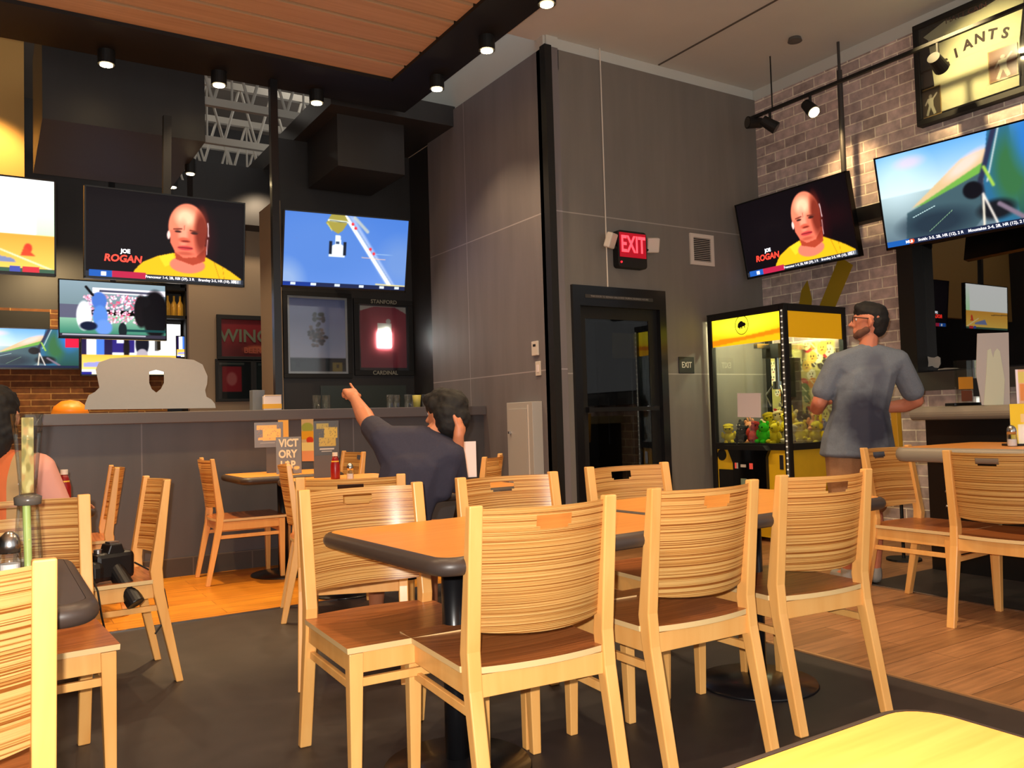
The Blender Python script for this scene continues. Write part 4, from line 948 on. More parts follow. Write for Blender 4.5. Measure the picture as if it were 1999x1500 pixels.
o = point('track_beam', (5.50, 3.36, 3.95), 95, (1, .74, .34), .03, 'SPOT', spot_size=R_(72), spot_blend=.8); aim(o, (6.35, 3.22, 3.60))
tag(obj('smoke_detector', lathe([(0, 0), (.05, 0), (.06, -.03), (0, -.035)], 20, (5.80, 4.55, ZC)), mat('detector_grey', (90, 88, 84), .5)), 'small dark grey detector on the white ceiling', 'detector')
point('machine_lamp', (5.74, 5.0, 1.90), 18, (1, .93, .55), .02)
point('machine_lamp', (6.15, 4.9, 1.90), 10, (1, .93, .55), .02)
o = point('wall_wash', (.0, 8.9, 4.2), 60, (1, .66, .25), .05, 'SPOT', spot_size=R_(100), spot_blend=.6); aim(o, (-.1, 9.5, 3.6))
o = point('bar_wash', (.6, 10.3, 3.3), 110, (1, .70, .34), .06, 'SPOT', spot_size=R_(120), spot_blend=.6); aim(o, (.8, 11.5, 1.6))
o = point('bar_wash', (2.6, 8.9, 3.8), 34, (1, .76, .5), .06, 'SPOT', spot_size=R_(110), spot_blend=.6); aim(o, (2.6, 9.6, 2.0))
o = point('aisle_beam', (.9, 5.9, 3.9), 300, (1, .66, .28), .05, 'SPOT', spot_size=R_(62), spot_blend=.5); o.rotation_euler = (0, 0, 0)
for (x, y) in ((3.6, 10.2), (1.9, 12.0)):
    point('roof_fill_light', (x, y, 5.9), 14, (1, .92, .8), .1)  # unseen fill lights added to lift the trusses and roof deck
point('vestibule_fill', (5.0, Y2 + .9, 2.8), 10, (1, .95, .85), .04)  # unseen light added to brighten the space behind the door
# camera flash: just left of and above the lens
fl = Vector((0, 0, H)) + Vector((cx[0], cx[1], cx[2])) * -.035 + Vector((cy[0], cy[1], cy[2])) * .05
o = point('camera_flash', fl, 215, (1, .93, .84), .012, 'POINT')
wd = bpy.data.worlds.new('world'); sc.world = wd; wd.use_nodes = True
wd.node_tree.nodes['Background'].inputs[0].default_value = (1, .97, .93, 1); wd.node_tree.nodes['Background'].inputs[1].default_value = .55
sc.view_settings.view_transform = 'Standard'; sc.view_settings.look = 'None'; sc.view_settings.gamma = 1; sc.view_settings.exposure = .62
sc.view_settings.use_curve_mapping = False
sc.cycles.use_denoising = True
sc.cycles.max_bounces = 6
sc.cycles.sample_clamp_indirect = 6
# ================================================================== TABLEWARE, CARDS, THINGS ON LEDGES
def onp(px, py, ax, val):
    v_ = RW @ np.array([px - CX, py - CY, F]); i = 'xyz'.index(ax); o_ = (0, 0, H)[i]
    t_ = (val - o_) / v_[i]; return Vector((v_[0] * t_, v_[1] * t_, H + v_[2] * t_))
# grey die-cut sign seen from behind, standing on the bar ledge
outl = [(165, 800), (166, 789), (173, 772), (186, 765), (194, 757), (191, 742), (187, 722), (193, 708), (215, 700), (260, 697), (330, 698), (378, 703), (395, 712), (405, 735), (404, 750), (400, 762), (403, 775), (412, 780), (419, 788), (421, 797)]
P_ = [onp(x, y, 'y', 6.85) for x, y in outl]; x0_ = P_[0].x
sg = empty('cutout_sign', (P_[0].x, 6.85, 1.235), 0, 'big grey winged cut-out display seen from behind on the bar ledge', 'display sign')
bm = bmesh.new()
hole = [(291, 726), (305, 722), (320, 726), (320, 748), (314, 760), (305, 767), (296, 760), (291, 748)]
oc = bpy.data.curves.new('tmpc', 'CURVE'); oc.dimensions = '2D'; oc.fill_mode = 'BOTH'; oc.extrude = .006
for pts in (outl, hole):
    sp_ = oc.splines.new('POLY'); q = [onp(x, y, 'y', 6.85) for x, y in pts]; sp_.points.add(len(q) - 1)
    for k, v_ in enumerate(q): sp_.points[k].co = (v_.x - x0_, max(v_.z - 1.235, 0), 0, 1)
    sp_.use_cyclic_u = True
to = bpy.data.objects.new('tmpc', oc); COL.objects.link(to)
me = bpy.data.meshes.new_from_object(to.evaluated_get(bpy.context.evaluated_depsgraph_get())); bpy.data.objects.remove(to)
me.materials.clear(); me.materials.append(mat('grey_cardboard', (164, 168, 178), .8, noise=.03, nscale=30))
o = bpy.data.objects.new('board', me); link(o, sg); o.rotation_euler = (PI / 2, 0, 0)
obj('foot', B(.3, .36, -.02, .10, 0, .01), M['black'], sg)
def card(name, W, Hh, pic, parent, loc, rz=0, rx=0, th=.004):
    o = obj(name, B(-W / 2, W / 2, 0, th, -Hh / 2, Hh / 2), mat('card_back', (140, 132, 120), .7), parent); o.location = loc; o.rotation_euler = (rx, 0, rz)
    sheet('printed_face', pic.mesh('printed_face', W * .995, Hh * .995), M['print'], o, (0, -.001, 0)); return o
VA_ = R_(-14)
# victory card
t = empty('table_card', (1.865, 6.08, .75), VA_, 'grey menu card lettered VICTORY LAP standing on the small bar side table', 'menu card')
p = Pic(30, 40, (120, 112, 104)); p.ell(.8, .85, .12, .05, (240, 200, 90), soft=.3)
c = card('card', .18, .27, p, t, (0, 0, .137))
lw = mat('cream_letter', (248, 232, 196), .6)
for k, s in enumerate(('VICT', 'ORY', 'LAP')): lettering('letters', s, .078, lw, c, (-.008 if k else 0, -.003, .088 - .08 * k), ext=.001, off=.003, sx=.82)
obj('foot', B(-.07, .07, .0, .05, 0, .006), M['black'], t)
t = empty('table_card', (1.83, 6.32, .75), VA_, 'wide yellow printed menu card behind the VICTORY LAP card', 'menu card')
p = Pic(44, 40, (110, 98, 90)); p.rect(.08, .12, .78, .3, (250, 180, 20)); p.rect(.28, .28, .92, .72, (255, 190, 10)); p.rect(.12, .6, .8, .7, (250, 180, 20)); p.rect(.2, .8, .7, .84, (170, 160, 150))
for k in range(40): p.ell(rr.uniform(.1, .9), rr.uniform(.15, .7), .012, .02, (190, 110, 20), soft=.4)
card('card', .21, .19, p, t, (-.04, 0, .29)); obj('post', B(-.06, .03, .01, .03, 0, .2), mat('grey_plastic', (86, 78, 72), .5), t)
t = empty('table_card', (1.93, 6.42, .75), VA_, 'small orange photo card rising behind the VICTORY LAP card', 'menu card')
p = Pic(20, 36, (236, 150, 40)); p.rect(0, 0, 1, .4, (240, 180, 80)); p.ell(.7, .6, .2, .12, (210, 80, 20)); card('card', .08, .40, p, t, (0, 0, .2), rz=.2)
t = empty('menu_holder', (1.91, 5.42, .75), VA_, 'dark menu stand with yellow lettering beside the pointing arm', 'menu holder')
p = Pic(44, 56, (64, 60, 54)); p.rect(.1, .06, .6, .2, (170, 150, 30)); p.rect(.4, .18, .95, .46, (200, 170, 30)); p.rect(.2, .44, .88, .68, (190, 160, 30)); p.rect(.22, .74, .8, .77, (200, 196, 184)); p.rect(.28, .80, .72, .83, (190, 186, 174)); p.rect(.05, .94, .95, .96, (150, 146, 136))
for k in range(60): p.ell(rr.uniform(.2, .9), rr.uniform(.1, .66), .012, .016, (110, 96, 20), soft=.4)
card('card', .165, .25, p, t, (0.01, 0, .255))
p = Pic(20, 56, (200, 170, 120)); p.ell(.5, .2, .5, .12, (150, 160, 70)); p.rect(0, .28, 1, .48, (220, 160, 40)); p.ell(.7, .5, .3, .08, (200, 60, 30)); p.rect(0, .55, 1, .75, (224, 206, 130)); p.rect(0, .75, 1, 1, (220, 150, 100))
card('side_card', .085, .28, p, t, (-.115, -.02, .255), rz=R_(-28)); obj('base', B(-.075, .045, -.005, .03, 0, .15), mat('grey_plastic', (86, 78, 72), .5), t)
kb = mat('ketchup_red', (140, 20, 22), .3)
def ketchup(loc, label):
    t = empty('ketchup_bottle', loc, 0, label, 'bottle')
    obj('bottle', lathe([(0, 0), (.028, 0), (.03, .01), (.03, .09), (.02, .13), (.014, .15), (0, .15)], 18), kb, t, smooth=True)
    obj('label_band', Cy((0, 0, .085), (0, 0, .118), .027, .024), mat('ketchup_label', (232, 190, 60), .5), t)
    obj('cap', Cy((0, 0, .148), (0, 0, .172), .017), M['whiteplastic'], t)
ketchup((.31, 4.66, .75), 'ketchup bottle with white cap beyond the chair at left'); ketchup((1.905, 5.22, .75), 'ketchup bottle beside the dark menu stand')
def shaker(loc, label, sc_=1):
    t = empty('salt_shaker', loc, 0, label, 'salt shaker'); t.scale = (sc_,) * 3
    obj('jar', lathe([(0, 0), (.022, 0), (.024, .01), (.022, .055), (.019, .062), (0, .062)], 20), M['glass'], t, smooth=True)
    obj('salt', Cy((0, 0, .003), (0, 0, .035), .020), M['paper'], t); obj('lid', lathe([(.021, .058), (.022, .075), (.018, .092), (.008, .102), (0, .104)], 20), M['steel'], t, smooth=True)
shaker((.04, 2.40, .75), 'salt shaker on the black edged table at the left edge', 1.15)
shaker((1.96, 5.10, .75), 'salt shaker in front of the far reddish chair'); shaker((4.58, 2.33, .885), 'salt shaker beside the menu rack at right edge', 1.1)
# tall flared glass
t = empty('tall_glass', (.085, 2.56, .75), 0, 'tall hourglass shaped clear glass with green highlight, left edge', 'glass')
obj('lower_glass', lathe([(0, 0), (.034, 0), (.036, .01), (.030, .10), (.025, .175), (.028, .18)], 28), M['glass'], t, smooth=True)
obj('collar', lathe([(.022, .168), (.032, .17), (.033, .19), (.022, .196)], 28), mat('smoky_collar', (96, 88, 80), .25), t, smooth=True)
obj('upper_glass', lathe([(.020, .19), (.024, .25), (.032, .34), (.040, .41)], 28), M['glass'], t, smooth=True)
obj('green_highlight', Cy((.0, -.012, .004), (-.004, .0, .19), .0095), mat('highlight_green', (196, 210, 120), .35), t)  # yellow-green highlight in the glass, put in as a coloured rod
p = Pic(20, 60, (200, 176, 110)); 
for k in range(26): p.ell(rr.random(), rr.random(), .2, .06, rr.choice([(226, 206, 140), (160, 140, 80), (206, 160, 100), (150, 140, 90)]), soft=.6)
sheet('inner_card', p.mesh('inner_card', .030, .20), M['print'], t, (0, -.002, .30), (0, 0, R_(20)))
# camera lying on the side-on chair
t = empty('photo_camera', (.45, 4.03, .462), R_(20), 'black camera with long lens and dangling strap on the chair seat', 'camera')
obj('body', B(-.09, .08, -.05, .05, 0, .12), mat('camera_black', (18, 18, 20), .4), t, bev=.02); obj('prism_hump', prism([(-.04, .11), (.04, .11), (.025, .155), (-.025, .155)], 'y', -.04, .04), MATS['camera_black'], t, bev=.006)
obj('lens', Cy((.0, -.02, .05), (.035, -.135, -.10), .036, .038), MATS['camera_black'], t, smooth=False, bev=.004)
obj('flash_shoe', B(-.02, .02, -.02, .02, .155, .163), M['steel'], t); obj('dial', Cy((-.06, 0, .12), (-.06, 0, .135), .018), M['steel'], t)
obj('pouch', B(-.13, -.06, -.07, .04, 0, .09), MATS['camera_black'], t, bev=.025)
obj('strap', tube([(.09, -.02, .06), (.13, -.10, .02), (.16, -.14, -.06), (.17, -.15, -.14), (.14, -.16, -.20), (.10, -.17, -.235)], .004), M['black'], t)
obj('strap', tube([(-.11, -.04, .04), (-.12, -.12, -.02), (-.115, -.14, -.12), (-.10, -.15, -.21)], .004), M['black'], t)
# ledge things
t = empty('carton', tuple(onp(531, 796, 'y', 6.80))[:2] + (1.235,), R_(-10), 'yellow and white carton on the bar ledge', 'carton')
obj('box', B(-.07, .07, -.05, .05, 0, .115), M['paper'], t, bev=.004); obj('yellow_band', B(-.072, .072, -.052, .052, .012, .05), mat('band_yellow', (236, 176, 30), .5), t); obj('lid', B(-.06, .07, -.052, .052, .115, .124), mat('pale_tan', (226, 196, 160), .6), t)
t = tag(obj('napkin_box', B(-.06, .04, -.05, .05, 0, .17), mat('blue_grey_box', (130, 136, 142), .5), bev=.003), 'blue grey box behind the yellow carton on the bar ledge', 'box'); t.location = (onp(508, 796, 'y', 6.92).x, 6.97, 1.235)
gl_ = lathe([(0, .004), (.028, .004), (.03, 0), (.036, .12), (.033, .12), (.027, .008), (0, .008)], 18)
g0 = obj('drinking_glass', gl_, M['glass'], smooth=True); g0.location = (onp(618, 790, 'y', 6.85).x, 6.85, 1.235); tag(g0, 'clear glasses standing by the pointing finger on the bar ledge', 'glass', 'pair of glasses on the ledge')
g1 = g0.copy(); COL.objects.link(g1); g1.location.x += .085
for k in range(5):
    g1 = g0.copy(); COL.objects.link(g1); g1.location = (onp(762 + 10.5 * k, 800, 'y', 6.9).x + k * .035, 6.9 + (k % 2) * .06, 1.235)
    tag(g1, 'clear glasses in a row on the ledge above the guest shoulder', 'glass', 'row of clear glasses on the bar ledge')
o = tag(obj('cup', lathe([(0, 0), (.03, 0), (.04, .11), (0, .11)], 16), mat('pale_yellow', (190, 180, 90), .5), smooth=True), 'pale yellow cup on the ledge above the pointing guest', 'cup'); o.location = (onp(814, 795, 'y', 6.8).x, 6.8, 1.235)
# orange round lamp just above the ledge at left, behind the bar
o = tag(obj('amber_dome', lathe([(.0, .11), (.06, .10), (.11, .06), (.13, 0), (0, 0)], 24), mat('amber_dome', (220, 120, 30), .4, emit=(230, 120, 20), es=.35), smooth=True), 'glowing amber dome just above the bar ledge beside the grey sign', 'lamp')
o.location = (onp(137, 803, 'y', 7.02).x, 7.02, 1.235)
# white card on the guest's table
t = empty('white_card', (2.30, 4.20, .75), VA_, 'blank white card standing behind the guest arm', 'menu card')
obj('card', B(-.075, .075, 0, .004, .03, .235), M['paper'], t); obj('stand', B(-.075, .075, -.02, .03, 0, .03), M['black'], t)
# glossy black bag
t = empty('black_bag', (1.93, 3.40, 0), VA_, 'glossy black bag between the seated guest and a chair back', 'bag')
obj('body', prism([(-.13, 0), (.13, 0), (.155, .60), (.13, .76), (-.08, .76), (-.12, .60)], 'y', -.07, .07), M['blackgloss'], t, bev=.02)
obj('rim', B(-.09, .135, -.072, .072, .735, .765), mat('grey_vinyl', (84, 82, 82), .3), t, bev=.01); obj('red_tag', B(.09, .12, -.076, -.071, .58, .62), mat('dark_red', (120, 20, 40), .5), t)
# counter things
t = empty('acrylic_stand', (5.50, 3.07, 1.107), R_(-32), 'clear acrylic stand with gold label on the window counter', 'display stand')
obj('base', B(-.12, .12, -.06, .06, 0, .02), M['blackgloss'], t, bev=.003); obj('acrylic', B(-.07, .07, -.02, .02, .02, .30), M['glass'], t)
obj('gold_label', B(-.065, .03, -.024, -.021, .11, .19), mat('gold_label', (206, 140, 40), .5), t); obj('dark_label', B(.03, .068, -.024, -.021, .06, .18), M['black'], t); obj('lower_label', B(-.05, .02, -.024, -.021, .03, .10), mat('brown_label', (110, 60, 40), .5), t)
t = empty('menu_card', (5.42, 2.86, 1.107), R_(-38), 'tall pale grey folded card with long eared cut-out shape on the counter', 'menu card')
obj('card', prism([(-.07, 0), (.10, 0), (.115, .46), (-.075, .46), (-.095, .20)], 'y', 0, .005), mat('pale_card', (188, 180, 178), .7), t)
obj('pale_shape', prism([(-.06, .0), (.06, .0), (.075, .16), (.055, .34), (.04, .36), (.022, .34), (.012, .30), (.0, .36), (-.02, .35), (-.035, .20)], 'y', -.003, -.001), mat('pale_green_card', (206, 208, 186), .7), t)
t = empty('menu_rack', (4.70, 2.33, .885), R_(-40), 'bright rack of yellow and pink menu cards at the right edge', 'menu rack')
p = Pic(40, 60, (250, 214, 30)); p.rect(.25, .5, .9, 1, (252, 250, 214)); p.ell(.55, .75, .3, .25, (255, 255, 250), soft=.6); p.rect(.35, .25, 1, .45, (250, 220, 150))
card('yellow_card', .15, .22, p, t, (-.01, -.05, .115))
p = Pic(40, 80, (240, 190, 150)); p.rect(.1, .03, .9, .18, (232, 214, 110)); p.rect(.15, .2, .85, .42, (240, 150, 70)); p.rect(.3, .42, 1, .5, (230, 110, 30)); p.rect(.2, .52, .9, .68, (240, 206, 130)); p.rect(.1, .7, .9, .9, (214, 150, 120)); p.rect(0, 0, .08, 1, (255, 240, 255))
card('pink_card', .13, .40, p, t, (.04, 0, .21)); p = Pic(30, 60, (132, 130, 132)); p.rect(.3, .1, .7, .25, (220, 180, 50)); card('grey_card', .14, .40, p, t, (.17, .0, .205)); obj('rack_base', B(-.10, .24, -.06, .03, 0, .012), M['black'], t)
bl = prism([(-.05, .03), (-.03, .045), (0, .035), (.03, .04), (.055, .05), (.05, .0), (.055, -.035), (.02, -.03), (0, -.045), (-.03, -.05), (-.05, -.02)], 'x', 0, .002)
o = tag(obj('window_mark', bl, mat('mark_white', (190, 186, 176), .6)), 'small whitish blob sticker low on the dark window glass', 'mark'); q = onp(1824, 707, 'x', XB + .085); o.location = q  # flat pale blob set on the window pane
M['tw'] = 1
# ================================================================== PEOPLE
def hull(bm, pts):
    t = bmesh.new()
    for c, r in pts:
        q = bmesh.ops.create_icosphere(t, subdivisions=2, radius=1)
        rx, ry, rz = (r, r, r) if not isinstance(r, (tuple, list)) else r
        for v_ in q['verts']: v_.co = Vector((v_.co.x * rx + c[0], v_.co.y * ry + c[1], v_.co.z * rz + c[2]))
    g = bmesh.ops.convex_hull(t, input=t.verts)
    bmesh.ops.delete(t, geom=[v_ for v_ in t.verts if not v_.link_faces], context='VERTS')
    dead = [e for e in g['geom_interior'] if isinstance(e, bmesh.types.BMVert) and e.is_valid]
    if dead: bmesh.ops.delete(t, geom=dead, context='VERTS')
    me = bpy.data.meshes.new('t'); t.to_mesh(me); t.free(); bm.from_mesh(me); bpy.data.meshes.remove(me)
def melt(name, parts, voxel, m, parent, smooth=3, cut=None, noise_=0):
    """melt a set of tapered forms into one continuous skin"""
    bm = bmesh.new()
    for p_ in parts: hull(bm, p_)
    me = bpy.data.meshes.new('tmp'); bm.to_mesh(me); bm.free(); o = bpy.data.objects.new('tmp', me); COL.objects.link(o)
    r = o.modifiers.new('r', 'REMESH'); r.mode = 'VOXEL'; r.voxel_size = voxel
    s = o.modifiers.new('s', 'SMOOTH'); s.factor = .5; s.iterations = smooth
    me2 = bpy.data.meshes.new_from_object(o.evaluated_get(bpy.context.evaluated_depsgraph_get())); bpy.data.objects.remove(o)
    me2.name = name; me2.materials.clear(); me2.materials.append(m)
    if noise_:
        rg = random.Random(2)
        from mathutils import noise as nz
        for v_ in me2.vertices: v_.co += v_.normal * noise_ * (nz.noise(v_.co * 38) + .6 * nz.noise(v_.co * 90))
    for p_ in me2.polygons: p_.use_smooth = True
    o2 = bpy.data.objects.new(name, me2); link(o2, parent); return o2
def chain(*pr): return [[pr[i], pr[i + 1]] for i in range(len(pr) - 1)]
def hand(wrist, dirv, palmn, thumbside, curls, size=1.0):
    """palm and five separate fingers; dirv along the fingers, palmn out of the palm, curls = bend per finger (rad per joint)"""
    w = Vector(wrist); d = Vector(dirv).normalized(); n = Vector(palmn); n = (n - d * n.dot(d)).normalized(); s = d.cross(n) * thumbside
    P_ = [[(w, .026 * size), (w + d * .03 + s * .012, (.026 * size)), (w + d * .03 - s * .012, .024 * size)],
          [(w + d * .03 + s * .022, .017 * size), (w + d * .03 - s * .022, .016 * size), (w + d * .088 * size + s * .030, .0125), (w + d * .082 * size - s * .030, .012)]]
    for k, (off, L) in enumerate(((.030, .070), (.010, .078), (-.011, .072), (-.031, .056))):
        p = w + d * (.088 - .002 * k) * size + s * off; a_ = 0; q = d
        for j in range(3):
            a_ += curls[k]; q = d * math.cos(a_) + n * math.sin(a_); p2 = p + q * L * size * (.45, .32, .23)[j]
            P_.append([(p, .0092 - .0007 * j), (p2, .0085 - .0007 * j)]); p = p2
    p = w + d * .03 + s * .026; a_ = .3
    for j in range(3):
        q = (d * math.cos(.7 - j * .2) + s * math.sin(.7 - j * .2) + n * (.25 + curls[4] * j)).normalized(); p2 = p + q * (.036, .03, .024)[j] * size
        P_.append([(p, .0115 - .001 * j), (p2, .0105 - .001 * j)]); p = p2
    return P_
skin1 = mat('skin_warm', (206, 132, 94), .5, noise=.06, nscale=30); skin2 = mat('skin_tan', (206, 128, 98), .5, noise=.06, nscale=30); skin3 = mat('skin_plain', (214, 150, 118), .5)
hairm = mat('black_hair', (17, 14, 13), .75, noise=.4, nscale=90)
def shirtmat(name, col, stain=None, **k):
    m, nt, bs = nodes(name); c = lin(col); bs.inputs['Roughness'].default_value = .85; tc = nt.nodes.new('ShaderNodeTexCoord')
    n = nt.nodes.new('ShaderNodeTexNoise'); n.inputs['Scale'].default_value = 120; nt.links.new(tc.outputs['Object'], n.inputs['Vector'])
    mx = nt.nodes.new('ShaderNodeMixRGB'); mx.inputs[1].default_value = (*[v * .85 for v in c], 1); mx.inputs[2].default_value = (*[v * 1.15 for v in c], 1)
    nt.links.new(n.outputs['Fac'], mx.inputs[0]); last = mx.outputs[0]
    if stain:
        for (ctr, scl, colr) in stain:
            mp = nt.nodes.new('ShaderNodeMapping'); mp.inputs['Location'].default_value = [-ctr[i] / scl[i] for i in range(3)]; mp.inputs['Scale'].default_value = [1 / s for s in scl]
            nt.links.new(tc.outputs['Object'], mp.inputs[0]); g = nt.nodes.new('ShaderNodeTexGradient'); g.gradient_type = 'SPHERICAL'; nt.links.new(mp.outputs[0], g.inputs[0])
            n2 = nt.nodes.new('ShaderNodeTexNoise'); n2.inputs['Scale'].default_value = 12; nt.links.new(tc.outputs['Object'], n2.inputs['Vector'])
            ml = nt.nodes.new('ShaderNodeMath'); ml.operation = 'MULTIPLY_ADD'; ml.inputs[1].default_value = .5; nt.links.new(n2.outputs['Fac'], ml.inputs[0]); nt.links.new(g.outputs['Fac'], ml.inputs[2])
            r = nt.nodes.new('ShaderNodeMapRange'); r.inputs[1].default_value = .30; r.inputs[2].default_value = .85; nt.links.new(ml.outputs[0], r.inputs[0])
            k2 = nt.nodes.new('ShaderNodeMixRGB'); k2.inputs[2].default_value = (*lin(colr), 1); nt.links.new(r.outputs[0], k2.inputs[0]); nt.links.new(last, k2.inputs[1]); last = k2.outputs[0]
    bp = nt.nodes.new('ShaderNodeBump'); bp.inputs['Strength'].default_value = .5; bp.inputs['Distance'].default_value = .012
    n3 = nt.nodes.new('ShaderNodeTexNoise'); n3.inputs['Scale'].default_value = 6; n3.inputs['Distortion'].default_value = 1; nt.links.new(tc.outputs['Object'], n3.inputs['Vector'])
    nt.links.new(n3.outputs['Fac'], bp.inputs['Height']); nt.links.new(bp.outputs[0], bs.inputs['Normal'])
    nt.links.new(last, bs.inputs['Base Color']); return m
ROT = math.atan2(-.531, .847)

def head_parts(c, face, tilt=0, s=1.0):
    """c: centre of the head; face: direction looked at"""
    c = Vector(c); f = Vector(face).normalized(); u = Vector((0, 0, 1)); r = f.cross(u).normalized(); u = r.cross(f)
    P = lambda a_, b_, h_: c + f * a_ * s + r * b_ * s + u * h_ * s
    L = [[(P(-.018, 0, .035), .078 * s), (P(.025, 0, .03), .073 * s)], [(P(.03, 0, .02), .068 * s), (P(.052, 0, -.06), .042 * s), (P(.058, 0, -.092), .022 * s)],
         [(P(-.01, 0, -.02), .066 * s), (P(.03, 0, -.075), .048 * s)],
         [(P(.096, 0, .018), .008), (P(.122, 0, -.022), .011)], [(P(.10, .012, -.026), .008), (P(.10, -.012, -.026), .008)],
         [(P(.092, -.03, .036), .010), (P(.096, -.01, .034), .009)], [(P(.092, .03, .036), .010), (P(.096, .01, .034), .009)],
         [(P(.093, -.018, -.055), .008), (P(.093, .018, -.055), .008)], [(P(.09, -.015, -.068), .008), (P(.09, .015, -.068), .008)]]
    for q in (-1, 1): L.append([(P(.005, q * .078, .02), (.012)), (P(-.006, q * .084, -.004), .012), (P(.004, q * .078, -.028), .009)])
    return L, P
def eyes(P, parent):
    for q in (-1, 1):
        bm = bmesh.new(); r = bmesh.ops.create_uvsphere(bm, u_segments=12, v_segments=8, radius=.011); c = P(.080, q * .031, .016)
        for v_ in r['verts']: v_.co += c
        obj('eye', bm, M['paper'], parent, smooth=True)

# ---- seated guest who points
g = empty('person', (1.583, 3.607, 0), ROT, 'person in dark navy t-shirt seated with back turned, left arm pointing up', 'person')
HC = (.262, .07, 1.125); hp, HP = head_parts(HC, (-.80, .60, .05), s=.98)
body = [
    [((-.09, 0, .50), .105), ((.09, 0, .50), .105)], [((0, 0, .52), (.15, .11, .11)), ((.05, .0, .68), (.135, .10, .08))], [((.05, .0, .68), (.135, .10, .08)), ((.12, .01, .90), (.155, .105, .09))],
    [((-.02, .04, 1.02), .062), ((.27, .0, .955), .062), ((.12, .01, .88), (.14, .10, .06))], [((.16, .02, 1.0), .055), ((.24, .05, 1.08), .05)],
    # pointing arm
    [((-.03, .04, 1.03), .058), ((-.13, .22, 1.10), .045)], [((-.13, .22, 1.10), .044), ((-.17, .30, 1.15), .046)], [((-.17, .30, 1.15), .045), ((-.245, .47, 1.235), .028)],
    # propping arm
    [((.28, .0, .95), .055), ((.30, .10, .80), .045)], [((.30, .10, .80), .043), ((.305, .06, .88), .038)], [((.305, .06, .88), .038), ((.325, -.02, 1.04), .026)],
    # legs
    [((-.08, .0, .50), .095), ((-.13, .42, .51), .062)], [((-.13, .42, .51), .060), ((-.15, .48, .36), .056)], [((-.15, .48, .36), .056), ((-.18, .60, .10), .036)],
    [((.08, .0, .50), .095), ((.11, .46, .51), .062)], [((.11, .46, .51), .060), ((.11, .52, .36), .056)], [((.11, .52, .36), .056), ((.11, .65, .10), .036)],
    [((-.18, .60, .09), .036), ((-.19, .74, .04), .030)], [((.11, .65, .09), .036), ((.12, .79, .04), .030)]]
body += hp
hd = Vector((-.45, .70, .55))
body += hand((-.245, .47, 1.235), hd, (-.2, .2, -1), -1, (.0, 1.25, 1.3, 1.35, .5), 1.05)
body += hand((.325, -.02, 1.04), (.22, .35, .90), (-1, .45, .1), 1, (.25, .25, .28, .32, .2), 1.0)
melt('body', body, .006, skin1, g, 3); eyes(HP, g)
navy = shirtmat('navy_tshirt', (52, 50, 66))
melt('tshirt', [[((0, 0, .52), (.165, .125, .08)), ((.05, .0, .68), (.150, .115, .08))], [((.05, .0, .68), (.150, .115, .08)), ((.12, .005, .90), (.170, .118, .09))],
    [((-.02, .035, 1.02), .074), ((.27, .0, .955), .075), ((.12, .01, .88), (.16, .112, .06)), ((.16, .01, 1.03), .06)],
    [((-.03, .04, 1.03), .074), ((-.105, .17, 1.085), .062)], [((.28, .0, .95), .074), ((.30, .09, .82), .062)], [((.28, .0, .95), .07), ((.24, .0, .78), .05), ((.16, 0, .80), .08)]], .008, navy, g, 4)
melt('shorts', [[((-.09, 0, .49), .118), ((.09, 0, .49), .118)], [((-.08, .0, .50), .11), ((-.125, .36, .51), .082)], [((.08, .0, .50), .11), ((.105, .38, .51), .082)]], .010, mat('dark_shorts', (44, 42, 50), .9), g)
def shoe(x, y, rz, col, parent, z=0):
    P_ = [[((x, y, z + .045), .042), ((x + math.sin(rz) * .16, y + math.cos(rz) * .16, z + .035), .038)], [((x, y, z + .09), .042), ((x, y, z + .045), .044)]]
    o = melt('shoe', P_, .008, col, parent, 2)
    for v_ in o.data.vertices: v_.co.z = max(v_.co.z, z)
    return o
bl_ = mat('blue_shoe', (60, 130, 200), .6); shoe(-.18, .60, -.05, bl_, g); shoe(.11, .65, .08, bl_, g)
hr = [[(HP(-.035, 0, .055), .085), (HP(.03, 0, .065), .080)], [(HP(-.055, 0, .0), .078), (HP(-.045, 0, -.05), .065)], [(HP(-.03, .035, -.01), .068), (HP(-.03, .04, -.045), .045)], [(HP(-.04, -.035, .02), .072), (HP(-.05, -.04, -.03), .06)],
      [(HP(.06, .03, .085), .042), (HP(.075, -.03, .08), .040)], [(HP(.0, .05, .05), .045), (HP(.02, -.05, .06), .045)]]
melt('hair', hr, .007, hairm, g, 2, noise_=.004)

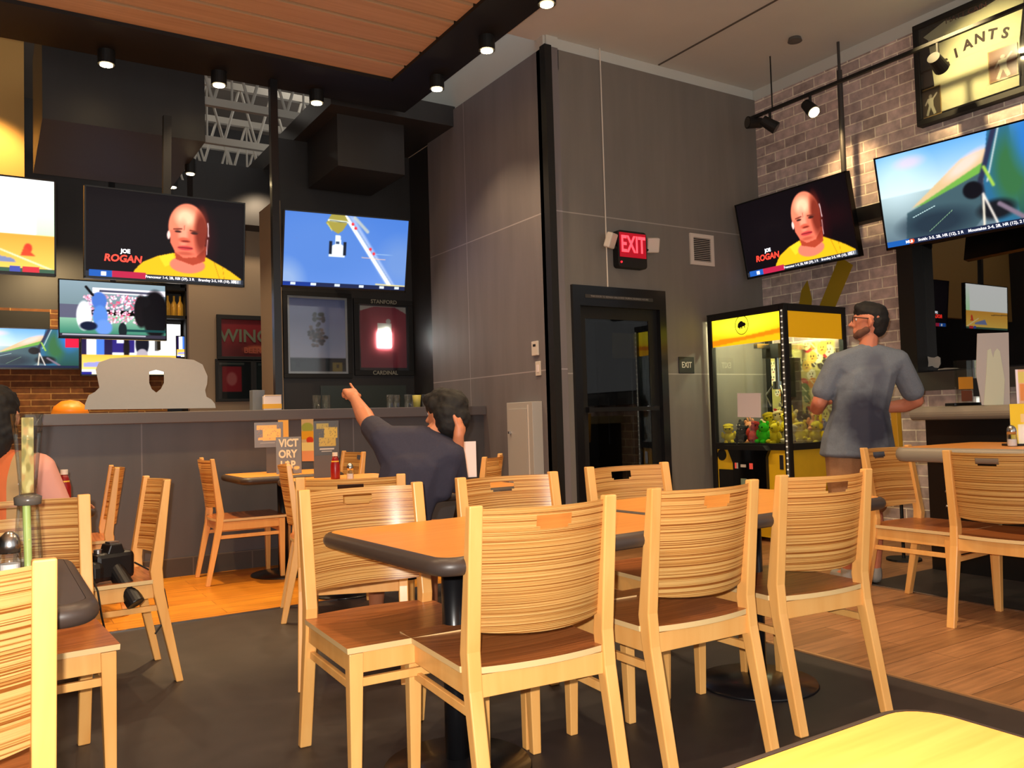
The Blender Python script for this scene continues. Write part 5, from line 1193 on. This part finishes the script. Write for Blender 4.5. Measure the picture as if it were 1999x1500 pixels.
# ---- standing man at the window counter
MB = Vector((1695, 0)); g = empty('person', (4.74, 3.28, 0), ROT, 'person standing in blue grey t-shirt with damp back and khaki shorts', 'person')
HC = (.045, .02, 1.655); hp, HP = head_parts(HC, (-.93, .38, .12), s=1.0)
body = [
    [((-.17, .0, .92), .10), ((.02, .0, .92), .10)], [((-.08, 0, .92), (.16, .12, .10)), ((-.05, 0, 1.10), (.155, .11, .08))], [((-.05, 0, 1.10), (.155, .11, .08)), ((.0, .02, 1.32), (.175, .115, .08))],
    [((-.165, .02, 1.40), .062), ((.195, .02, 1.41), .062), ((.0, .02, 1.30), (.16, .10, .06))], [((.015, .02, 1.44), .062), ((.035, .02, 1.56), .055)],
    [((-.18, .02, 1.40), .06), ((-.29, .06, 1.16), .047)], [((-.29, .06, 1.16), .047), ((-.27, .16, 1.12), .046)], [((-.27, .16, 1.12), .046), ((-.15, .33, 1.16), .028)],
    [((.205, .02, 1.41), .06), ((.345, .08, 1.15), .047)], [((.345, .08, 1.15), .047), ((.30, .14, 1.12), .046)], [((.30, .14, 1.12), .046), ((.10, .26, 1.10), .028)],
    [((-.17, .0, .90), .10), ((-.17, .01, .50), .062)], [((-.17, .01, .50), .060), ((-.175, -.02, .36), .057)], [((-.175, -.02, .36), .057), ((-.18, .0, .08), .036)],
    [((.0, .0, .90), .10), ((.0, .02, .50), .062)], [((.0, .02, .50), .060), ((.0, -.01, .36), .057)], [((.0, -.01, .36), .057), ((.0, .02, .08), .036)],
    [((-.18, .0, .06), .036), ((-.20, .15, .035), .030)], [((.0, .02, .06), .036), ((.02, .17, .035), .030)]]
body += hp + hand((-.15, .33, 1.16), (.75, .45, .2), (0, .3, -1), 1, (.5, .5, .5, .55, .4)) + hand((.10, .26, 1.10), (-.85, .4, .15), (0, -.2, -1), -1, (.45, .5, .5, .5, .4))
melt('body', body, .007, skin2, g, 3); eyes(HP, g)
tsh = shirtmat('blue_grey_tshirt', (112, 120, 132), stain=[((-.06, -.12, 1.02), (.26, .5, .30), (44, 46, 64)), ((.02, -.12, 1.36), (.10, .4, .15), (92, 97, 112))])
melt('tshirt', [[((-.085, 0, .82), (.235, .190, .03)), ((-.085, 0, .93), (.215, .165, .05)), ((-.06, 0, 1.08), (.182, .135, .08))], [((-.06, 0, 1.08), (.175, .13, .08)), ((.0, .015, 1.32), (.195, .130, .08))],
    [((-.165, .02, 1.40), .076), ((.195, .02, 1.41), .076), ((.0, .02, 1.30), (.18, .12, .06)), ((.02, .015, 1.475), .06)],
    [((-.18, .02, 1.40), .076), ((-.262, .05, 1.23), .074)], [((.205, .02, 1.41), .076), ((.315, .065, 1.215), .074)]], .008, tsh, g, 5)
melt('shorts', [[((-.17, .0, .88), .112), ((.005, .0, .88), .112)], [((-.17, .0, .88), .12), ((-.17, .01, .52), .10)], [((.0, .0, .88), .12), ((.0, .02, .52), .10)]], .010, shirtmat('khaki_shorts', (166, 122, 84)), g)
wsh = mat('grey_shoe', (150, 146, 140), .6); shoe(-.18, .0, -.1, wsh, g); shoe(.0, .02, .1, wsh, g)
hr = [[(HP(-.025, 0, .055), .080), (HP(.035, 0, .070), .072)], [(HP(-.035, 0, .02), .078), (HP(-.040, 0, -.035), .060)], [(HP(.075, .02, .098), .030), (HP(.075, -.03, .092), .032)]]
melt('hair', hr, .007, hairm, g, 2, noise_=.003)
bd = mat('beard_stubble', (104, 68, 54), .8)
melt('beard', [[(HP(.050, -.03, -.07), .030), (HP(.072, 0, -.085), .026)], [(HP(.072, 0, -.085), .026), (HP(.050, .03, -.07), .030)], [(HP(.02, .052, -.05), .024), (HP(.055, .03, -.08), .024)], [(HP(.02, -.052, -.05), .024), (HP(.055, -.03, -.08), .024)]], .006, bd, g, 2)
tm = bmesh.new()
for q in (-1, 1): cyl(tm, HP(.0, q * .082, .02), HP(.10, q * .070, .026), .003, seg=6)
obj('glasses_temples', tm, M['black'], g)
tm = bmesh.new()
for q in (-1, 1):
    for k in range(14):
        a0, a1 = 2 * PI * k / 14, 2 * PI * (k + 1) / 14
        cyl(tm, HP(.106, q * .034 + .026 * math.cos(a0), .016 + .018 * math.sin(a0)), HP(.106, q * .034 + .026 * math.cos(a1), .016 + .018 * math.sin(a1)), .002, seg=5)
cyl(tm, HP(.108, -.010, .02), HP(.108, .010, .02), .002, seg=5); obj('glasses_frame', tm, M['black'], g)

# ---- guest at the left edge, seen from behind
g = empty('person', (.01, 3.95, 0), ROT, 'person in striped peach shirt with dark hair at the left edge', 'person')
HC = (-.01, .03, 1.17); hp, HP = head_parts(HC, (-.3, .95, -.05), s=.98)
body = [[((-.09, 0, .50), .105), ((.09, 0, .50), .105)], [((0, 0, .52), (.15, .11, .11)), ((0, .0, .90), (.16, .105, .09))], [((-.17, 0, .96), .055), ((.17, .0, .96), .055), ((0, .01, .88), (.14, .10, .06))], [((0, .01, .98), .05), ((0, .03, 1.10), .05)],
    [((-.18, .0, .96), .055), ((-.22, .10, .72), .043)], [((-.22, .10, .72), .043), ((-.14, .36, .79), .028)], [((.18, .0, .96), .055), ((.22, .10, .72), .043)], [((.22, .10, .72), .043), ((.12, .36, .79), .028)],
    [((-.08, 0, .5), .09), ((-.10, .42, .51), .06)], [((-.10, .42, .51), .058), ((-.10, .46, .08), .036)], [((.08, 0, .5), .09), ((.10, .42, .51), .06)], [((.10, .42, .51), .058), ((.10, .46, .08), .036)], [((-.1, .46, .06), .034), ((-.1, .6, .035), .03)], [((.1, .46, .06), .034), ((.1, .6, .035), .03)]]
body += hp + hand((-.14, .36, .79), (.2, 1, 0), (0, 0, -1), 1, (.2, .2, .2, .2, .2)) + hand((.12, .36, .79), (-.2, 1, 0), (0, 0, -1), -1, (.2, .2, .2, .2, .2))
melt('body', body, .009, skin3, g, 3); eyes(HP, g)
m, nt, bs = nodes('striped_peach'); tc = nt.nodes.new('ShaderNodeTexCoord'); sp = nt.nodes.new('ShaderNodeSeparateXYZ'); nt.links.new(tc.outputs['Object'], sp.inputs[0])
rp = nt.nodes.new('ShaderNodeValToRGB'); rp.color_ramp.interpolation = 'CONSTANT'
for k, (q, c_) in enumerate(((0, (238, 160, 130)), (.60, (214, 110, 60)), (.68, (186, 152, 104)), (.80, (236, 168, 150)))):
    e_ = rp.color_ramp.elements[k] if k < 2 else rp.color_ramp.elements.new(q); e_.position = q; e_.color = (*lin(c_), 1)
mr = nt.nodes.new('ShaderNodeMapRange'); mr.inputs[1].default_value = -.3; mr.inputs[2].default_value = .3; nt.links.new(sp.outputs['X'], mr.inputs[0]); nt.links.new(mr.outputs[0], rp.inputs[0]); nt.links.new(rp.outputs[0], bs.inputs['Base Color']); bs.inputs['Roughness'].default_value = .85
melt('shirt', [[((0, 0, .52), (.17, .13, .08)), ((0, 0, .88), (.18, .12, .09))], [((-.17, 0, .955), .072), ((.17, .0, .955), .072), ((0, .0, .88), (.17, .12, .06)), ((0, 0, 1.0), .06)], [((-.18, 0, .96), .07), ((-.215, .07, .80), .062)], [((.18, 0, .96), .07), ((.215, .07, .80), .062)]], .010, m, g, 4)
melt('trousers', [[((-.09, 0, .49), .118), ((.09, 0, .49), .118)], [((-.08, 0, .5), .105), ((-.1, .42, .51), .075)], [((.08, 0, .5), .105), ((.1, .42, .51), .075)], [((-.1, .42, .51), .075), ((-.1, .46, .1), .06)], [((.1, .42, .51), .075), ((.1, .46, .1), .06)]], .012, mat('dark_denim', (40, 44, 60), .9), g)
melt('hair', [[(HP(-.03, 0, .05), .09), (HP(.02, 0, .06), .085)], [(HP(-.05, 0, .0), .088), (HP(-.07, 0, -.12), .075)], [(HP(-.06, .04, -.06), .06), (HP(-.07, -.04, -.17), .05)]], .009, hairm, g, 2, noise_=.008)
